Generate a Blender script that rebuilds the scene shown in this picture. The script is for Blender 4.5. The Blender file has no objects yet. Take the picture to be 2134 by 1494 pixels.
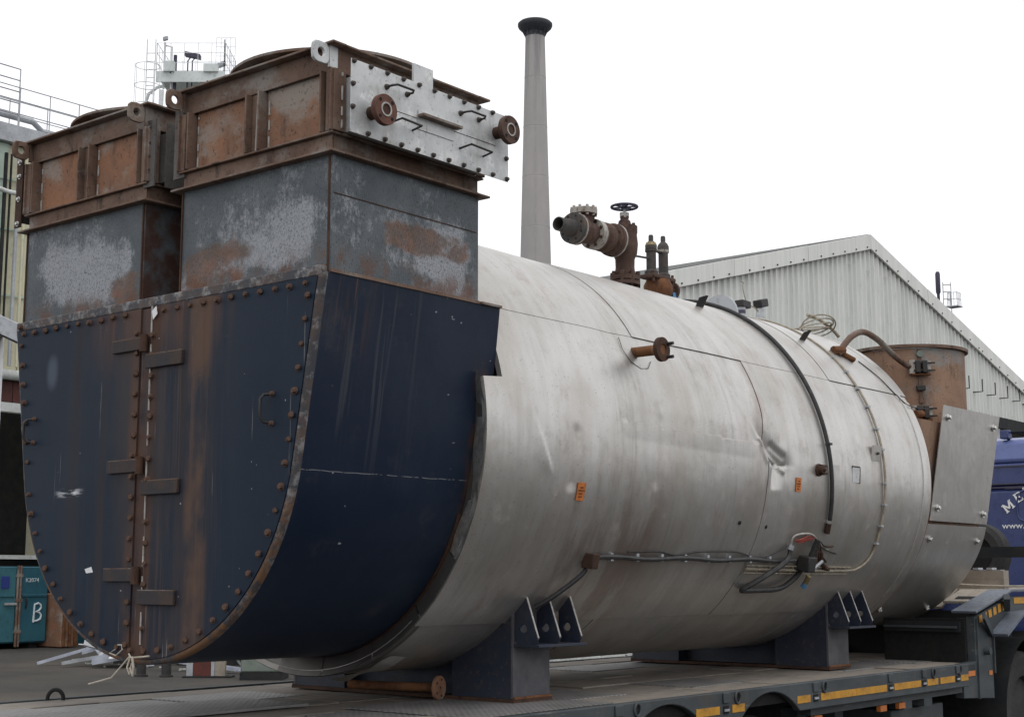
import bpy, bmesh, math, random
from mathutils import Vector, Matrix
random.seed(7)
R = math.radians
sc = bpy.context.scene
COL = sc.collection

# ------------------------------------------------------------------ camera, sky, sun, exposure
cam_d = bpy.data.cameras.new('camera'); cam = bpy.data.objects.new('camera', cam_d); COL.objects.link(cam)
sc.camera = cam
cam.location = (5.832, -4.309, 1.627)
_yaw, _pit = 0.6884, 0.1484
_fw = Vector((-math.sin(_yaw)*math.cos(_pit), math.cos(_yaw)*math.cos(_pit), math.sin(_pit)))
cam.rotation_euler = _fw.to_track_quat('-Z', 'Y').to_euler()
cam_d.sensor_width = 36.0; cam_d.lens = 36.0*3028.1/2134.0
cam_d.clip_start = 0.1; cam_d.clip_end = 2000

SUN_EL, SUN_AZ = R(66), R(120)         # azimuth measured from +Y towards +X
world = bpy.data.worlds.new('World'); sc.world = world; world.use_nodes = True
wt = world.node_tree; wt.nodes.clear()
wo = wt.nodes.new('ShaderNodeOutputWorld'); bg = wt.nodes.new('ShaderNodeBackground')
sky = wt.nodes.new('ShaderNodeTexSky'); sky.sky_type = 'NISHITA'; sky.sun_disc = False
sky.sun_elevation = SUN_EL; sky.sun_rotation = SUN_AZ; sky.air_density = 1.0; sky.dust_density = 4.0
hs = wt.nodes.new('ShaderNodeHueSaturation'); hs.inputs['Saturation'].default_value = 0.15; hs.inputs['Value'].default_value = 1.0
mixw = wt.nodes.new('ShaderNodeMix'); mixw.data_type = 'RGBA'; mixw.inputs[0].default_value = 0.9
cl = wt.nodes.new('ShaderNodeRGB'); cl.outputs[0].default_value = (10.6, 10.7, 11.0, 1)   # the closed cloud layer
wt.links.new(sky.outputs[0], hs.inputs['Color']); wt.links.new(hs.outputs[0], mixw.inputs[6]); wt.links.new(cl.outputs[0], mixw.inputs[7])
wt.links.new(mixw.outputs[2], bg.inputs['Color']); bg.inputs['Strength'].default_value = 0.1
wt.links.new(bg.outputs[0], wo.inputs['Surface'])

sun_d = bpy.data.lights.new('sun', 'SUN'); sun = bpy.data.objects.new('sun', sun_d); COL.objects.link(sun)
sun_d.energy = 0.6; sun_d.angle = R(28); sun_d.color = (1.0, 0.97, 0.92)
_sd = Vector((math.sin(SUN_AZ)*math.cos(SUN_EL), math.cos(SUN_AZ)*math.cos(SUN_EL), math.sin(SUN_EL)))
sun.rotation_euler = _sd.to_track_quat('Z', 'Y').to_euler(); sun.location = _sd*60
vs = sc.view_settings; vs.view_transform = 'Standard'; vs.look = 'None'; vs.gamma = 1.0; vs.exposure = 0.2; vs.use_curve_mapping = False

# ------------------------------------------------------------------ material toolkit
class MT:
    """small node builder; coordinates are object coordinates plus an offset"""
    def __init__(s, name, off=(0, 0, 0)):
        s.m = bpy.data.materials.new(name); s.m.use_nodes = True; s.t = s.m.node_tree; s.t.nodes.clear()
        s.out = s.t.nodes.new('ShaderNodeOutputMaterial'); s.b = s.t.nodes.new('ShaderNodeBsdfPrincipled')
        s.t.links.new(s.b.outputs[0], s.out.inputs[0])
        tc = s.t.nodes.new('ShaderNodeTexCoord'); va = s.t.nodes.new('ShaderNodeVectorMath'); va.operation = 'ADD'
        va.inputs[1].default_value = off; s.t.links.new(tc.outputs['Object'], va.inputs[0]); s.co = va.outputs[0]
        sx = s.t.nodes.new('ShaderNodeSeparateXYZ'); s.t.links.new(s.co, sx.inputs[0]); s.X, s.Y, s.Z = sx.outputs
        g = s.t.nodes.new('ShaderNodeNewGeometry'); s.N = g.outputs['Normal']; s.rnd = s.t.nodes.new('ShaderNodeObjectInfo').outputs['Random']
    def lk(s, v, inp):
        if hasattr(v, 'is_linked') or isinstance(v, bpy.types.NodeSocket): s.t.links.new(v, inp)
        elif isinstance(v, (tuple, list)): inp.default_value = (*v[:3], 1.0) if len(inp.default_value) == 4 else v
        else: inp.default_value = v
    def noise(s, sc=(1, 1, 1), detail=5, rough=.6, dist=0.0, seed=0.0):
        mp = s.t.nodes.new('ShaderNodeMapping'); mp.inputs['Scale'].default_value = sc; mp.inputs['Location'].default_value = (seed*3.1, seed*1.7, seed*2.3)
        s.t.links.new(s.co, mp.inputs[0])
        n = s.t.nodes.new('ShaderNodeTexNoise'); n.inputs['Scale'].default_value = 1; n.inputs['Detail'].default_value = detail
        n.inputs['Roughness'].default_value = rough; n.inputs['Distortion'].default_value = dist
        s.t.links.new(mp.outputs[0], n.inputs['Vector']); return n.outputs['Fac']
    def vor(s, sc=(1, 1, 1), feature='F1', seed=0.0):
        mp = s.t.nodes.new('ShaderNodeMapping'); mp.inputs['Scale'].default_value = sc; mp.inputs['Location'].default_value = (seed, seed*.7, seed*1.3)
        s.t.links.new(s.co, mp.inputs[0]); n = s.t.nodes.new('ShaderNodeTexVoronoi'); n.feature = feature; n.inputs['Scale'].default_value = 1
        s.t.links.new(mp.outputs[0], n.inputs['Vector']); return n.outputs['Distance']
    def mth(s, op, a, b=0.0):
        n = s.t.nodes.new('ShaderNodeMath'); n.operation = op; s.lk(a, n.inputs[0])
        if op not in ('ABSOLUTE', 'SQRT', 'SINE'): s.lk(b, n.inputs[1])
        return n.outputs[0]
    def mul(s, *a):
        r = a[0]
        for q in a[1:]: r = s.mth('MULTIPLY', r, q)
        return r
    def mx(s, a, b): return s.mth('MAXIMUM', a, b)
    def rng(s, v, lo, hi, a=0.0, b=1.0):
        n = s.t.nodes.new('ShaderNodeMapRange'); n.interpolation_type = 'SMOOTHSTEP'; n.clamp = True
        s.lk(v, n.inputs[0]); n.inputs[1].default_value = lo; n.inputs[2].default_value = hi; n.inputs[3].default_value = a; n.inputs[4].default_value = b
        return n.outputs[0]
    def band(s, v, c, w, soft):
        return s.rng(s.mth('ABSOLUTE', s.mth('SUBTRACT', v, c)), w, w+soft, 1, 0)
    def mix(s, a, b, f):
        n = s.t.nodes.new('ShaderNodeMix'); n.data_type = 'RGBA'; s.lk(f, n.inputs[0]); s.lk(a, n.inputs[6]); s.lk(b, n.inputs[7]); return n.outputs[2]
    def fin(s, col, rough=.6, metal=0.0, bump=None, bstr=.3, bdist=.01, spec=.5):
        s.lk(col, s.b.inputs['Base Color']); s.lk(rough, s.b.inputs['Roughness']); s.lk(metal, s.b.inputs['Metallic'])
        s.b.inputs['Specular IOR Level'].default_value = spec
        if bump is not None:
            b = s.t.nodes.new('ShaderNodeBump'); b.inputs['Strength'].default_value = bstr; b.inputs['Distance'].default_value = bdist
            s.lk(bump, b.inputs['Height']); s.t.links.new(b.outputs[0], s.b.inputs['Normal'])
        return s.m

def simple(name, c1, c2=None, sc=6, rough=.6, metal=0., c3=None, bstr=.25, lo=.35, hi=.65, spec=.4):
    m = MT(name); c2 = c2 or tuple(x*.7 for x in c1)
    n1 = m.noise((sc, sc, sc)); n2 = m.noise((sc*7, sc*7, sc*7), seed=2)
    col = m.mix(c1, c2, m.rng(n1, lo, hi)); col = m.mix(col, c3 or tuple(x*.6 for x in c2), m.mul(m.rng(n2, .52, .75), .6))
    return m.fin(col, m.rng(n2, .2, .8, rough-.08, rough+.12), metal, n2, bstr, .004, spec)

BO = (0.0, 3.6, 0.965)      # base of the boiler on the trailer deck
RUST = (.105, .045, .022); RUST2 = (.19, .085, .038); RUSTD = (.045, .024, .016); ORANGE = (.28, .10, .035)
M = {}
def door_mat():
    m = MT('navy_door_paint', BO)
    base = m.mix((.0078, .0165, .0325), (.0115, .0210, .0375), m.rng(m.noise((2, 2, 2), 6), .35, .7))
    dust = m.mul(m.rng(m.noise((9, 3, .45), 6, .65, seed=1), .46, .70), m.mx(m.band(m.X, .27, .16, .3), m.mul(m.band(m.X, -.42, .1, .22), .8)))
    base = m.mix(base, (.075, .055, .042), m.mul(dust, .6))
    fine = m.mul(m.rng(m.noise((38, 3, .6), 4, .7, seed=3), .50, .66), m.band(m.X, .23, .2, .2))
    base = m.mix(base, (.10, .062, .045), m.mul(fine, .45))
    top = m.mul(m.rng(m.Z, 2.55, 2.9), m.band(m.X, .05, .3, .35), m.rng(m.noise((14, 4, 1.2), 5, seed=5), .3, .6))
    base = m.mix(base, (.095, .05, .035), m.mul(top, .85))
    wash = m.mul(m.band(m.X, .06, .14, .42), m.rng(m.noise((5, 5, 1.1), 6, .68, seed=31), .36, .66)); base = m.mix(base, (.058, .042, .036), m.mul(wash, .55))
    cen = m.mul(m.band(m.X, -.045, .075, .05), m.rng(m.noise((9, 9, 3), 6, seed=6), .3, .62))
    base = m.mix(base, (.085, .046, .032), m.mul(cen, .9))
    wht = m.mul(m.rng(m.noise((60, 60, 1.0), 2, seed=8), .66, .70), m.rng(m.noise((3, 3, 2), 3, seed=9), .5, .62))
    base = m.mix(base, (.22, .22, .22), m.mul(wht, .6))
    speck = m.rng(m.noise((26, 26, 26), 2, seed=4), .765, .78)
    base = m.mix(base, (.4, .4, .4), m.mul(speck, .7))
    pale = m.rng(m.mth('ADD', m.mul(m.band(m.X, -.83, .0, .11), m.band(m.Z, 2.68, .02, .16)), m.mul(m.noise((6, 6, 6)), .2)), .45, 1.1)
    base = m.mix(base, (.09, .11, .15), m.mul(pale, .6))
    sc1 = m.mul(m.band(m.X, -.63, .04, .1), m.band(m.Z, 2.045, .006, .022), m.rng(m.noise((10, 10, 60), 4, seed=12), .42, .6))
    base = m.mix(base, (.55, .56, .6), sc1)
    core_ = m.mul(m.band(m.X, .385, .045, .07), m.rng(m.noise((16, 3, .5), 5, .65, seed=15), .34, .52), m.rng(m.noise((3, 3, 1.6), 4, seed=18), .38, .6))
    base = m.mix(base, (.105, .062, .042), m.mul(core_, .85))
    n = m.noise((3, 3, 2), 5)
    return m.fin(base, m.rng(dust, 0, 1, .5, .8), 0, n, .12, .02, .15)
def side_mat():
    m = MT('navy_side_paint', BO)
    base = m.mix((.0080, .0152, .0325), (.0115, .0193, .0375), m.rng(m.noise((2, 2, 2), 6), .35, .7))
    drip = m.mul(m.rng(m.noise((3, 24, .5), 3, .6, seed=2), .60, .66), m.rng(m.Z, 1.9, 2.7), m.band(m.Y, .28, .2, .3))
    base = m.mix(base, (.13, .125, .12), m.mul(drip, .28))
    rt = m.mul(m.rng(m.noise((3, 22, .8), 4, seed=5), .5, .66), m.rng(m.Z, 2.5, 2.95), m.band(m.Y, .13, .06, .2))
    base = m.mix(base, (.2, .09, .04), m.mul(rt, .8))
    chalk = m.rng(m.noise((1.6, 1.6, 1.1), 6, .65, seed=33), .42, .68); base = m.mix(base, (.020, .029, .048), m.mul(chalk, .6))
    sm = m.rng(m.noise((4, 4, 4), 7, .7, seed=7), .56, .8); base = m.mix(base, (.07, .065, .07), m.mul(sm, .5))
    ln = m.mul(m.band(m.mth('ADD', m.Z, m.mul(m.noise((2, 9, 2), 3), .014)), 2.097, .0008, .0018), m.rng(m.noise((30, 30, 30), 2), .38, .5)); base = m.mix(base, (.25, .26, .27), m.mul(ln, .7))
    wht = m.rng(m.noise((2, 14, 22), 2, seed=9), .745, .765); base = m.mix(base, (.35, .37, .4), m.mul(wht, .7))
    edge = m.mul(m.rng(m.noise((9, 9, 9), 5, seed=3), .4, .6), m.rng(m.Y, 1.03, 1.10), m.rng(m.Z, 2.75, 2.5)); base = m.mix(base, (.06, .032, .022), edge)
    return m.fin(base, m.rng(sm, 0, 1, .45, .7), 0, m.noise((3, 3, 3), 5), .12, .02, .15)
def rim_mat():
    m = MT('worn_steel_rim', BO)
    a = m.rng(m.noise((16, 16, 16), 6, .7), .48, .66)
    col = m.mix((.04, .042, .05), (.24, .245, .25), m.mul(a, m.rng(m.Z, 1.1, 2.6, .55, 1)))
    b = m.rng(m.noise((9, 9, 9), 6, .7, seed=3), .42, .58)
    col = m.mix(col, (.16, .08, .035), m.mul(b, m.rng(m.Z, 1.35, 2.5, .95, .25)))
    return m.fin(col, .65, .1, m.noise((40, 40, 40)), .4, .004)
def duct_mat():
    m = MT('peeling_grey_duct', BO)
    base = m.mix((.078, .092, .104), (.112, .128, .140), m.rng(m.noise((5, 5, 5), 6), .35, .7))
    gr = m.rng(m.noise((120, 120, 80), 3, .7, seed=1), .44, .66)
    # worn lower two thirds of the faces: paint gone to white primer, speckled
    p = m.mth('ADD', m.noise((1.7, 1.7, 2.4), 7, .62, seed=6), m.mul(m.mth('SUBTRACT', m.noise((9, 9, 7), 5, .7, seed=16), .5), .25))
    zz = m.mul(m.rng(m.Z, 3.0, 3.08), m.rng(m.Z, 3.22, 3.42, 1, .22))
    inx = m.mx(m.mul(m.rng(m.mth('ABSOLUTE', m.X), .2, .3), m.rng(m.mth('ABSOLUTE', m.X), 1.0, 1.14, 1, 0)), 0.0)
    iny = m.mul(m.band(m.Y, .52, .36, .1), m.rng(m.X, 1.15, 1.2))
    zone = m.mul(m.mx(inx, iny), zz)
    fine = m.mul(m.mth('SUBTRACT', m.noise((55, 55, 34), 4, .75, seed=21), .5), .34)
    drip = m.mul(m.mth('SUBTRACT', m.noise((16, 16, 1.6), 4, .6, seed=23), .5), .16)
    val = m.mth('ADD', m.mth('ADD', p, m.mul(zone, .17)), m.mth('ADD', fine, drip))
    patch = m.rng(val, .525, .68)
    base = m.mix(base, (.33, .345, .37), m.mul(patch, m.rng(gr, 0, 1, .95, .5)))
    cl1 = m.mul(m.band(m.X, .42, .14, .2), m.band(m.Z, 3.09, .05, .12), m.rng(m.Y, .2, .06)); cl2 = m.mul(m.band(m.Y, .68, .2, .2), m.band(m.Z, 3.2, .03, .09), m.rng(m.X, 1.15, 1.2))
    cl3 = m.mul(m.band(m.X, -.3, .06, .12), m.band(m.Z, 3.05, .05, .1), m.rng(m.Y, .2, .06))
    rs = m.rng(m.mth('ADD', m.mul(m.mx(m.mx(cl1, cl2), cl3), .38), m.mth('ADD', m.noise((5, 5, 6), 7, .7, seed=8), fine)), .66, .86)
    base = m.mix(base, m.mix((.11, .068, .048), (.19, .085, .045), m.rng(m.noise((9, 9, 9), 4, seed=26), .4, .65)), m.mul(rs, .8))
    spk = m.mul(m.rng(m.noise((150, 150, 70), 2, .6, seed=5), .56, .66), m.rng(m.noise((2, 2, 2), 3, seed=3), .3, .5))
    base = m.mix(base, (.035, .028, .024), m.mul(spk, .6))
    lowr = m.mul(m.rng(m.Z, 3.13, 2.97), m.rng(m.noise((10, 10, 6), 5, seed=12), .42, .62)); base = m.mix(base, (.12, .05, .025), m.mul(lowr, .8))
    inner = m.mul(m.band(m.X, -.15, .004, .02), 1.0); base = m.mix(base, (.06, .03, .022), m.mul(inner, m.rng(m.noise((7, 7, 7), 5, seed=13), .35, .6)))
    return m.fin(base, m.rng(patch, 0, 1, .6, .8), 0, gr, .35, .003, .3)
def clad_mat(name, tint=1.0, streak=1.0):
    m = MT(name, BO)
    s1 = m.noise((.9, 9, .9), 6, .65); s2 = m.noise((1.6, 30, 1.6), 5, .7, seed=2); big = m.noise((1.1, 1.1, 1.1), 4, .6, seed=5)
    col = m.mix(tuple(.56*tint*q for q in (1, .975, .94)), tuple(.485*tint*q for q in (1, .975, .92)), m.rng(big, .35, .65))
    col = m.mix(col, (.27, .235, .21), m.mul(m.rng(s1, .42, .76), .24*streak))
    col = m.mix(col, (.22, .19, .165), m.mul(m.rng(s2, .5, .8), .14*streak))
    dirt = m.rng(m.noise((5, 5, 5), 8, .75, seed=7), .5, .78); col = m.mix(col, (.24, .19, .16), m.mul(dirt, .36*streak))
    rb = m.mul(m.rng(m.noise((1.2, 3.2, 1.2), 6, .7, seed=11), .56, .70), .75*streak); col = m.mix(col, (.25, .165, .13), m.mul(rb, .6))
    wht = m.rng(m.noise((2.4, 14, 2.4), 3, .6, seed=15), .62, .72); col = m.mix(col, (.62, .61, .59), m.mul(wht, .14))
    spk = m.rng(m.noise((80, 80, 80), 2, .5, seed=17), .66, .72); col = m.mix(col, (.12, .10, .09), m.mul(spk, .5))
    blot = m.rng(m.noise((1.3, 1.8, 1.3), 5, .6, seed=25), .44, .66); col = m.mix(col, (.36, .325, .285), m.mul(blot, .5*streak))
    stain = m.mul(m.band(m.Y, 2.32, .22, .3), m.rng(m.Z, 2.5, 1.9), m.rng(m.noise((1.4, 5, 1.4), 5, .65, seed=27), .38, .62)); col = m.mix(col, (.26, .18, .15), m.mul(stain, .6*streak))
    mold = m.mul(m.rng(m.noise((.7, 12, .7), 5, .7, seed=29), .5, .7), m.rng(m.noise((1.1, 1.1, 1.1), 3, seed=30), .45, .6)); col = m.mix(col, (.24, .25, .215), m.mul(mold, .35*streak))
    r = m.rng(m.mth('ADD', m.mul(s1, .6), m.mul(dirt, .5)), .2, .9, .38, .60)
    return m.fin(col, r, m.rng(dirt, 0, 1, .78, .5), m.mth('ADD', m.noise((2.2, 4, 2.2), 3, seed=21), m.mul(s2, .05)), .42, .02, .4)
def rust_mat(name, a=RUST, b=RUST2, d=RUSTD, grey=None, gz=0.0, sc=5):
    m = MT(name, BO)
    col = m.mix(a, b, m.rng(m.noise((sc, sc, sc), 6, .65), .36, .64)); col = m.mix(col, d, m.rng(m.noise((sc*3, sc*3, sc), 5, .7, seed=3), .52, .72))
    if grey: col = m.mix(col, grey, m.mul(m.rng(m.noise((sc*.6, sc*.6, sc*.8), 6, .7, seed=6), .5-gz, .66-gz), .85))
    spk = m.rng(m.noise((60, 60, 60), 2, seed=8), .6, .7); col = m.mix(col, (.02, .014, .012), m.mul(spk, .5))
    f = m.noise((45, 45, 45), 4, .7, seed=5)
    return m.fin(col, .82, .0, f, .45, .004, .25)

M['door'] = door_mat(); M['side'] = side_mat(); M['rim'] = rim_mat(); M['duct'] = duct_mat()
M['clad'] = clad_mat('dirty_aluminium_cladding'); M['clad2'] = clad_mat('cleaner_aluminium_sheet', 1.0, .35)
M['ring'] = clad_mat('dull_zinc_strip', .32, .4)
M['rust'] = rust_mat('rusted_steel'); M['rustframe'] = rust_mat('rusted_frame_steel', (.128, .080, .060), (.185, .125, .094), (.06, .04, .032), (.25, .23, .21), .02, 4)
M['rustpanel'] = rust_mat('orange_rust_panel', (.27, .135, .078), (.20, .11, .072), (.12, .072, .052), (.28, .25, .22), .03, 3.2)
M['rustdark'] = rust_mat('dark_rusted_steel', (.05, .028, .02), (.08, .042, .027), (.02, .014, .012))
M['rustvalve'] = rust_mat('brown_cast_valve', (.068, .041, .033), (.105, .064, .05), (.03, .02, .018), (.12, .095, .08), -.1, 9)
M['rustred'] = rust_mat('red_brown_flange', (.15, .07, .05), (.11, .055, .042), (.06, .035, .03), None, 0, 12)
M['dullgrey'] = rust_mat('dull_grey_edge', (.13, .125, .12), (.10, .092, .085), (.06, .05, .045), None, 0, 6)
M['whiteflange'] = rust_mat('flaked_white_flange', (.42, .40, .37), (.30, .27, .24), (.10, .06, .04), None, 0, 14)
M['flue'] = rust_mat('rusted_flue_skin', (.30, .19, .13), (.21, .13, .09), (.12, .075, .055), (.22, .235, .235), .05, 2.4)
def zinc_plate():
    m = MT('whitish_zinc_plate', BO)
    col = m.mix((.56, .57, .57), (.40, .41, .41), m.rng(m.noise((4, 4, 4), 6, .65), .38, .66))
    col = m.mix(col, (.72, .72, .71), m.mul(m.rng(m.noise((9, 9, 9), 6, .7, seed=3), .52, .66), .7))
    col = m.mix(col, (.24, .22, .19), m.mul(m.rng(m.noise((6, 6, 2.2), 6, .7, seed=5), .55, .75), .7))
    col = m.mix(col, (.20, .10, .05), m.mul(m.rng(m.noise((10, 30, 1.5), 3, seed=8), .62, .68), m.band(m.Y, .58, .04, .06), m.rng(m.Z, 3.74, 3.70)))
    spk = m.rng(m.noise((55, 55, 55), 2, seed=9), .64, .70); col = m.mix(col, (.14, .11, .09), m.mul(spk, .6))
    return m.fin(col, .5, .25, m.noise((5, 5, 5)), .12, .01)
M['zinc'] = zinc_plate()
M['bolt'] = simple('rusty_bolt_head', (.11, .062, .042), (.07, .042, .032), 30, .8)
M['boltdark'] = simple('dark_bolt_head', (.06, .05, .045), (.10, .085, .075), 30, .7, .2)
M['boltbright'] = simple('bright_bolt_head', (.62, .62, .60), (.4, .4, .39), 30, .35, .8)
M['hinge'] = simple('dark_hinge_paint', (.022, .022, .028), (.045, .03, .024), 9, .7, 0, (.10, .05, .03))
M['weld'] = simple('grey_sealant_bead', (.45, .44, .42), (.30, .28, .26), 30, .7)
M['black'] = simple('black_rubber', (.012, .012, .014), (.022, .022, .024), 8, .6)
M['blacksteel'] = simple('black_steel', (.018, .018, .02), (.03, .026, .024), 8, .55)
M['gap'] = simple('dark_void', (.006, .006, .006), (.010, .009, .008), 4, .9)
M['conduit'] = simple('black_conduit', (.020, .021, .024), (.04, .038, .036), 20, .5)
M['beige'] = simple('beige_cable', (.36, .32, .25), (.24, .20, .15), 20, .6)
M['navysaddle'] = simple('navy_saddle_paint', (.018, .024, .042), (.030, .035, .05), 4, .55, 0, (.08, .06, .045), lo=.4, hi=.75)
M['greysaddle'] = simple('scuffed_grey_foot', (.085, .085, .095), (.055, .055, .065), 7, .65, 0, (.10, .06, .045))
M['orange'] = simple('orange_sticker', (.55, .17, .035), (.45, .14, .03), 20, .6)
M['print'] = simple('sticker_print', (.10, .03, .01), (.08, .025, .01), 20, .7)
M['greypaint'] = simple('grey_trailer_paint', (.058, .068, .074), (.038, .045, .05), 3, .6, 0, (.06, .05, .04))
def trailer_mat():
    m = MT('scraped_grey_trailer_paint')
    col = m.mix((.060, .070, .076), (.036, .043, .048), m.rng(m.noise((3, 1.5, 3), 6, .65), .36, .66))
    col = m.mix(col, (.16, .17, .175), m.mul(m.rng(m.noise((14, 2.2, 30), 5, .75, seed=4), .60, .70), .55))
    col = m.mix(col, (.075, .055, .038), m.mul(m.rng(m.noise((4, 3, 5), 7, .75, seed=7), .54, .70), .6))
    col = m.mix(col, (.10, .09, .075), m.mul(m.rng(m.noise((9, 9, 1.6), 5, .7, seed=9), .55, .75), .5))
    return m.fin(col, .62, 0, m.noise((20, 8, 20), 4), .3, .004, .3)
M['greypaint'] = trailer_mat()
M['greydark'] = simple('dark_trailer_steel', (.016, .018, .02), (.027, .027, .027), 4, .75, spec=.2)
M['bluegrey'] = simple('blue_grey_top_plate', (.12, .14, .175), (.085, .098, .12), 4, .5, 0, (.08, .08, .08))
M['yellow'] = simple('yellow_reflective_tape', (.50, .245, .02), (.33, .16, .02), 9, .6, 0, (.10, .07, .045), lo=.42, hi=.72)
M['tyre'] = simple('tyre_rubber', (.02, .02, .021), (.035, .033, .032), 5, .8)
M['rimmetal'] = simple('wheel_rim_metal', (.25, .25, .25), (.12, .12, .12), 8, .5, .4)
M['white'] = simple('dirty_white_paint', (.74, .75, .76), (.64, .65, .66), 2, .6)
M['galv'] = simple('galvanised_steel', (.42, .44, .46), (.32, .33, .35), 3, .5, .3)
M['palegreen'] = simple('pale_green_tower_paint', (.66, .70, .69), (.54, .58, .57), 1.5, .6, 0, (.3, .32, .27))
M['cream'] = simple('cream_wall_sheet', (.60, .57, .40), (.52, .50, .38), .6, .6)
M['greensheet'] = simple('pale_green_wall_sheet', (.46, .56, .47), (.40, .49, .42), .6, .6)
M['maroon'] = simple('maroon_brick', (.10, .035, .03), (.07, .03, .026), 1.2, .8)
M['mint'] = simple('white_gutter', (.6, .62, .6), (.5, .52, .5), 2, .6)
M['teal'] = simple('teal_container_paint', (.016, .085, .125), (.022, .105, .14), 1.6, .55, 0, (.03, .06, .07))
M['tealpale'] = simple('faded_teal_paint', (.04, .14, .17), (.025, .10, .135), 1.6, .55)
M['bluesign'] = simple('blue_sign', (.02, .04, .22), (.02, .035, .17), 4, .5)
M['chalk'] = simple('white_spray_paint', (.62, .68, .72), (.5, .56, .6), 8, .8)
M['rope'] = simple('cream_rope', (.48, .44, .37), (.38, .34, .28), 30, .8)
M['red'] = simple('faded_red_paint', (.12, .03, .022), (.08, .028, .022), 5, .7)
M['greenbox'] = simple('pale_grey_green_cabinet', (.20, .235, .20), (.15, .18, .155), 3, .6)
M['cabblue'] = simple('blue_cab_paint', (.030, .047, .150), (.024, .038, .125), 1.5, .3, spec=.5, bstr=.02)
M['cabpale'] = simple('pale_blue_cab_paint', (.12, .155, .34), (.11, .14, .31), 1.5, .35, bstr=.02)
M['letter'] = simple('white_lettering', (.75, .75, .75), (.7, .7, .7), 4, .5)
M['brass'] = simple('dull_brass', (.30, .24, .12), (.2, .16, .09), 12, .5, .4)
M['bluebox'] = simple('blue_plastic', (.08, .20, .38), (.10, .24, .42), 8, .5)
M['redwire'] = simple('red_wire', (.45, .09, .06), (.3, .06, .05), 20, .6)
M['valvebody'] = rust_mat('grey_brown_valve_paint', (.06, .058, .058), (.085, .078, .072), (.04, .03, .026), (.11, .07, .045), -.03, 12)
M['handwheel'] = simple('dark_violet_handwheel', (.055, .05, .085), (.04, .036, .06), 10, .5)
M['timber'] = simple('weathered_timber', (.33, .29, .24), (.24, .21, .17), 3, .8)
M['scrap'] = simple('white_aluminium_section', (.50, .53, .60), (.36, .39, .46), 4, .45, .2)
def deck_mat():
    m = MT('dusty_deck_plate')
    col = m.mix((.24, .21, .18), (.15, .135, .12), m.rng(m.noise((3, 1.2, 3), 7, .7), .36, .66))
    col = m.mix(col, (.33, .295, .25), m.mul(m.rng(m.noise((9, 2, 9), 6, .7, seed=3), .54, .72), .6))
    col = m.mix(col, (.03, .028, .026), m.mul(m.rng(m.noise((2, 2, 2), 6, .7, seed=5), .56, .74), .7))
    return m.fin(col, .8, 0, m.noise((30, 8, 30), 4), .4, .005, .25)
def tread_mat():
    m = MT('worn_tread_plate')
    col = m.mix((.22, .21, .205), (.13, .13, .13), m.rng(m.noise((3, 2, 3), 7, .7), .36, .66))
    def tri(v, k): return m.mth('SINE', m.mul(v, k))
    a = m.mth('ADD', m.X, m.Y); b = m.mth('SUBTRACT', m.X, m.Y)
    w = m.mul(tri(a, 75.), tri(b, 75.))
    col = m.mix(col, (.34, .33, .32), m.mul(m.rng(w, .2, .7), .6))
    return m.fin(col, .55, .35, m.rng(w, .0, .9), .8, .006, .4)
M['deck'] = deck_mat(); M['tread'] = tread_mat()
def ground_mat():
    m = MT('damp_asphalt')
    col = m.mix((.062, .056, .050), (.040, .038, .036), m.rng(m.noise((.5, .5, .5), 7, .7), .36, .66))
    col = m.mix(col, (.10, .088, .074), m.mul(m.rng(m.noise((.15, .15, .15), 6, .7, seed=3), .5, .7), .6))
    col = m.mix(col, (.15, .14, .125), m.mul(m.rng(m.noise((30, 30, 30), 3, seed=5), .62, .72), .5))
    return m.fin(col, .85, 0, m.noise((60, 60, 60), 4), .5, .006, .25)
M['ground'] = ground_mat()
def shed_mat(name, a, b):
    m = MT(name)
    col = m.mix(a, b, m.rng(m.noise((.4, 3, .25), 6, .65), .36, .66))
    col = m.mix(col, (.30, .31, .27), m.mul(m.rng(m.noise((1, 9, .6), 6, .7, seed=3), .54, .74), .55))
    col = m.mix(col, (.22, .20, .15), m.mul(m.rng(m.noise((.7, 1.6, 1.6), 7, .75, seed=6), .62, .76), .45))
    v = m.mul(m.rnd, .1); col = m.mix(col, (.33, .36, .35), v)
    return m.fin(col, .55, 0, None, .2, .01, .35)
M['shed'] = shed_mat('weathered_grey_green_sheet', (.71, .72, .69), (.61, .625, .595)); M['barge'] = shed_mat('weathered_verge_flashing', (.72, .725, .69), (.63, .64, .605))
def chimney_mat():
    m = MT('weathered_concrete')
    col = m.mix((.385, .365, .355), (.33, .315, .31), m.rng(m.noise((.3, .3, .12), 6, .65), .36, .66))
    col = m.mix(col, (.40, .39, .38), m.mul(m.rng(m.noise((1.6, 1.6, .3), 5, .7, seed=3), .6, .7), .5))
    col = m.mix(col, (.47, .46, .46), m.mul(m.rng(m.mth('ABSOLUTE', m.mth('SINE', m.mul(m.Z, .75))), .07, .0), .45, m.rng(m.noise((1, 1, .5), 3, seed=9), .35, .6)))
    col = m.mix(col, (.16, .155, .16), m.mul(m.rng(m.Z, 36, 46), m.rng(m.noise((2.2, 2.2, .12), 5, .7, seed=12), .45, .7), .7))
    return m.fin(col, .85, 0, m.noise((2, 2, 2)), .3, .03, .2)
M['concrete'] = chimney_mat()
M['chimcap'] = simple('dark_chimney_crown', (.05, .055, .065), (.035, .04, .045), .8, .7)
M['palewall'] = simple('pale_block_wall', (.55, .56, .54), (.45, .46, .44), .8, .8)
M['darkroof'] = simple('dark_roof_sheet', (.09, .095, .09), (.07, .07, .07), .5, .7)

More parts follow.
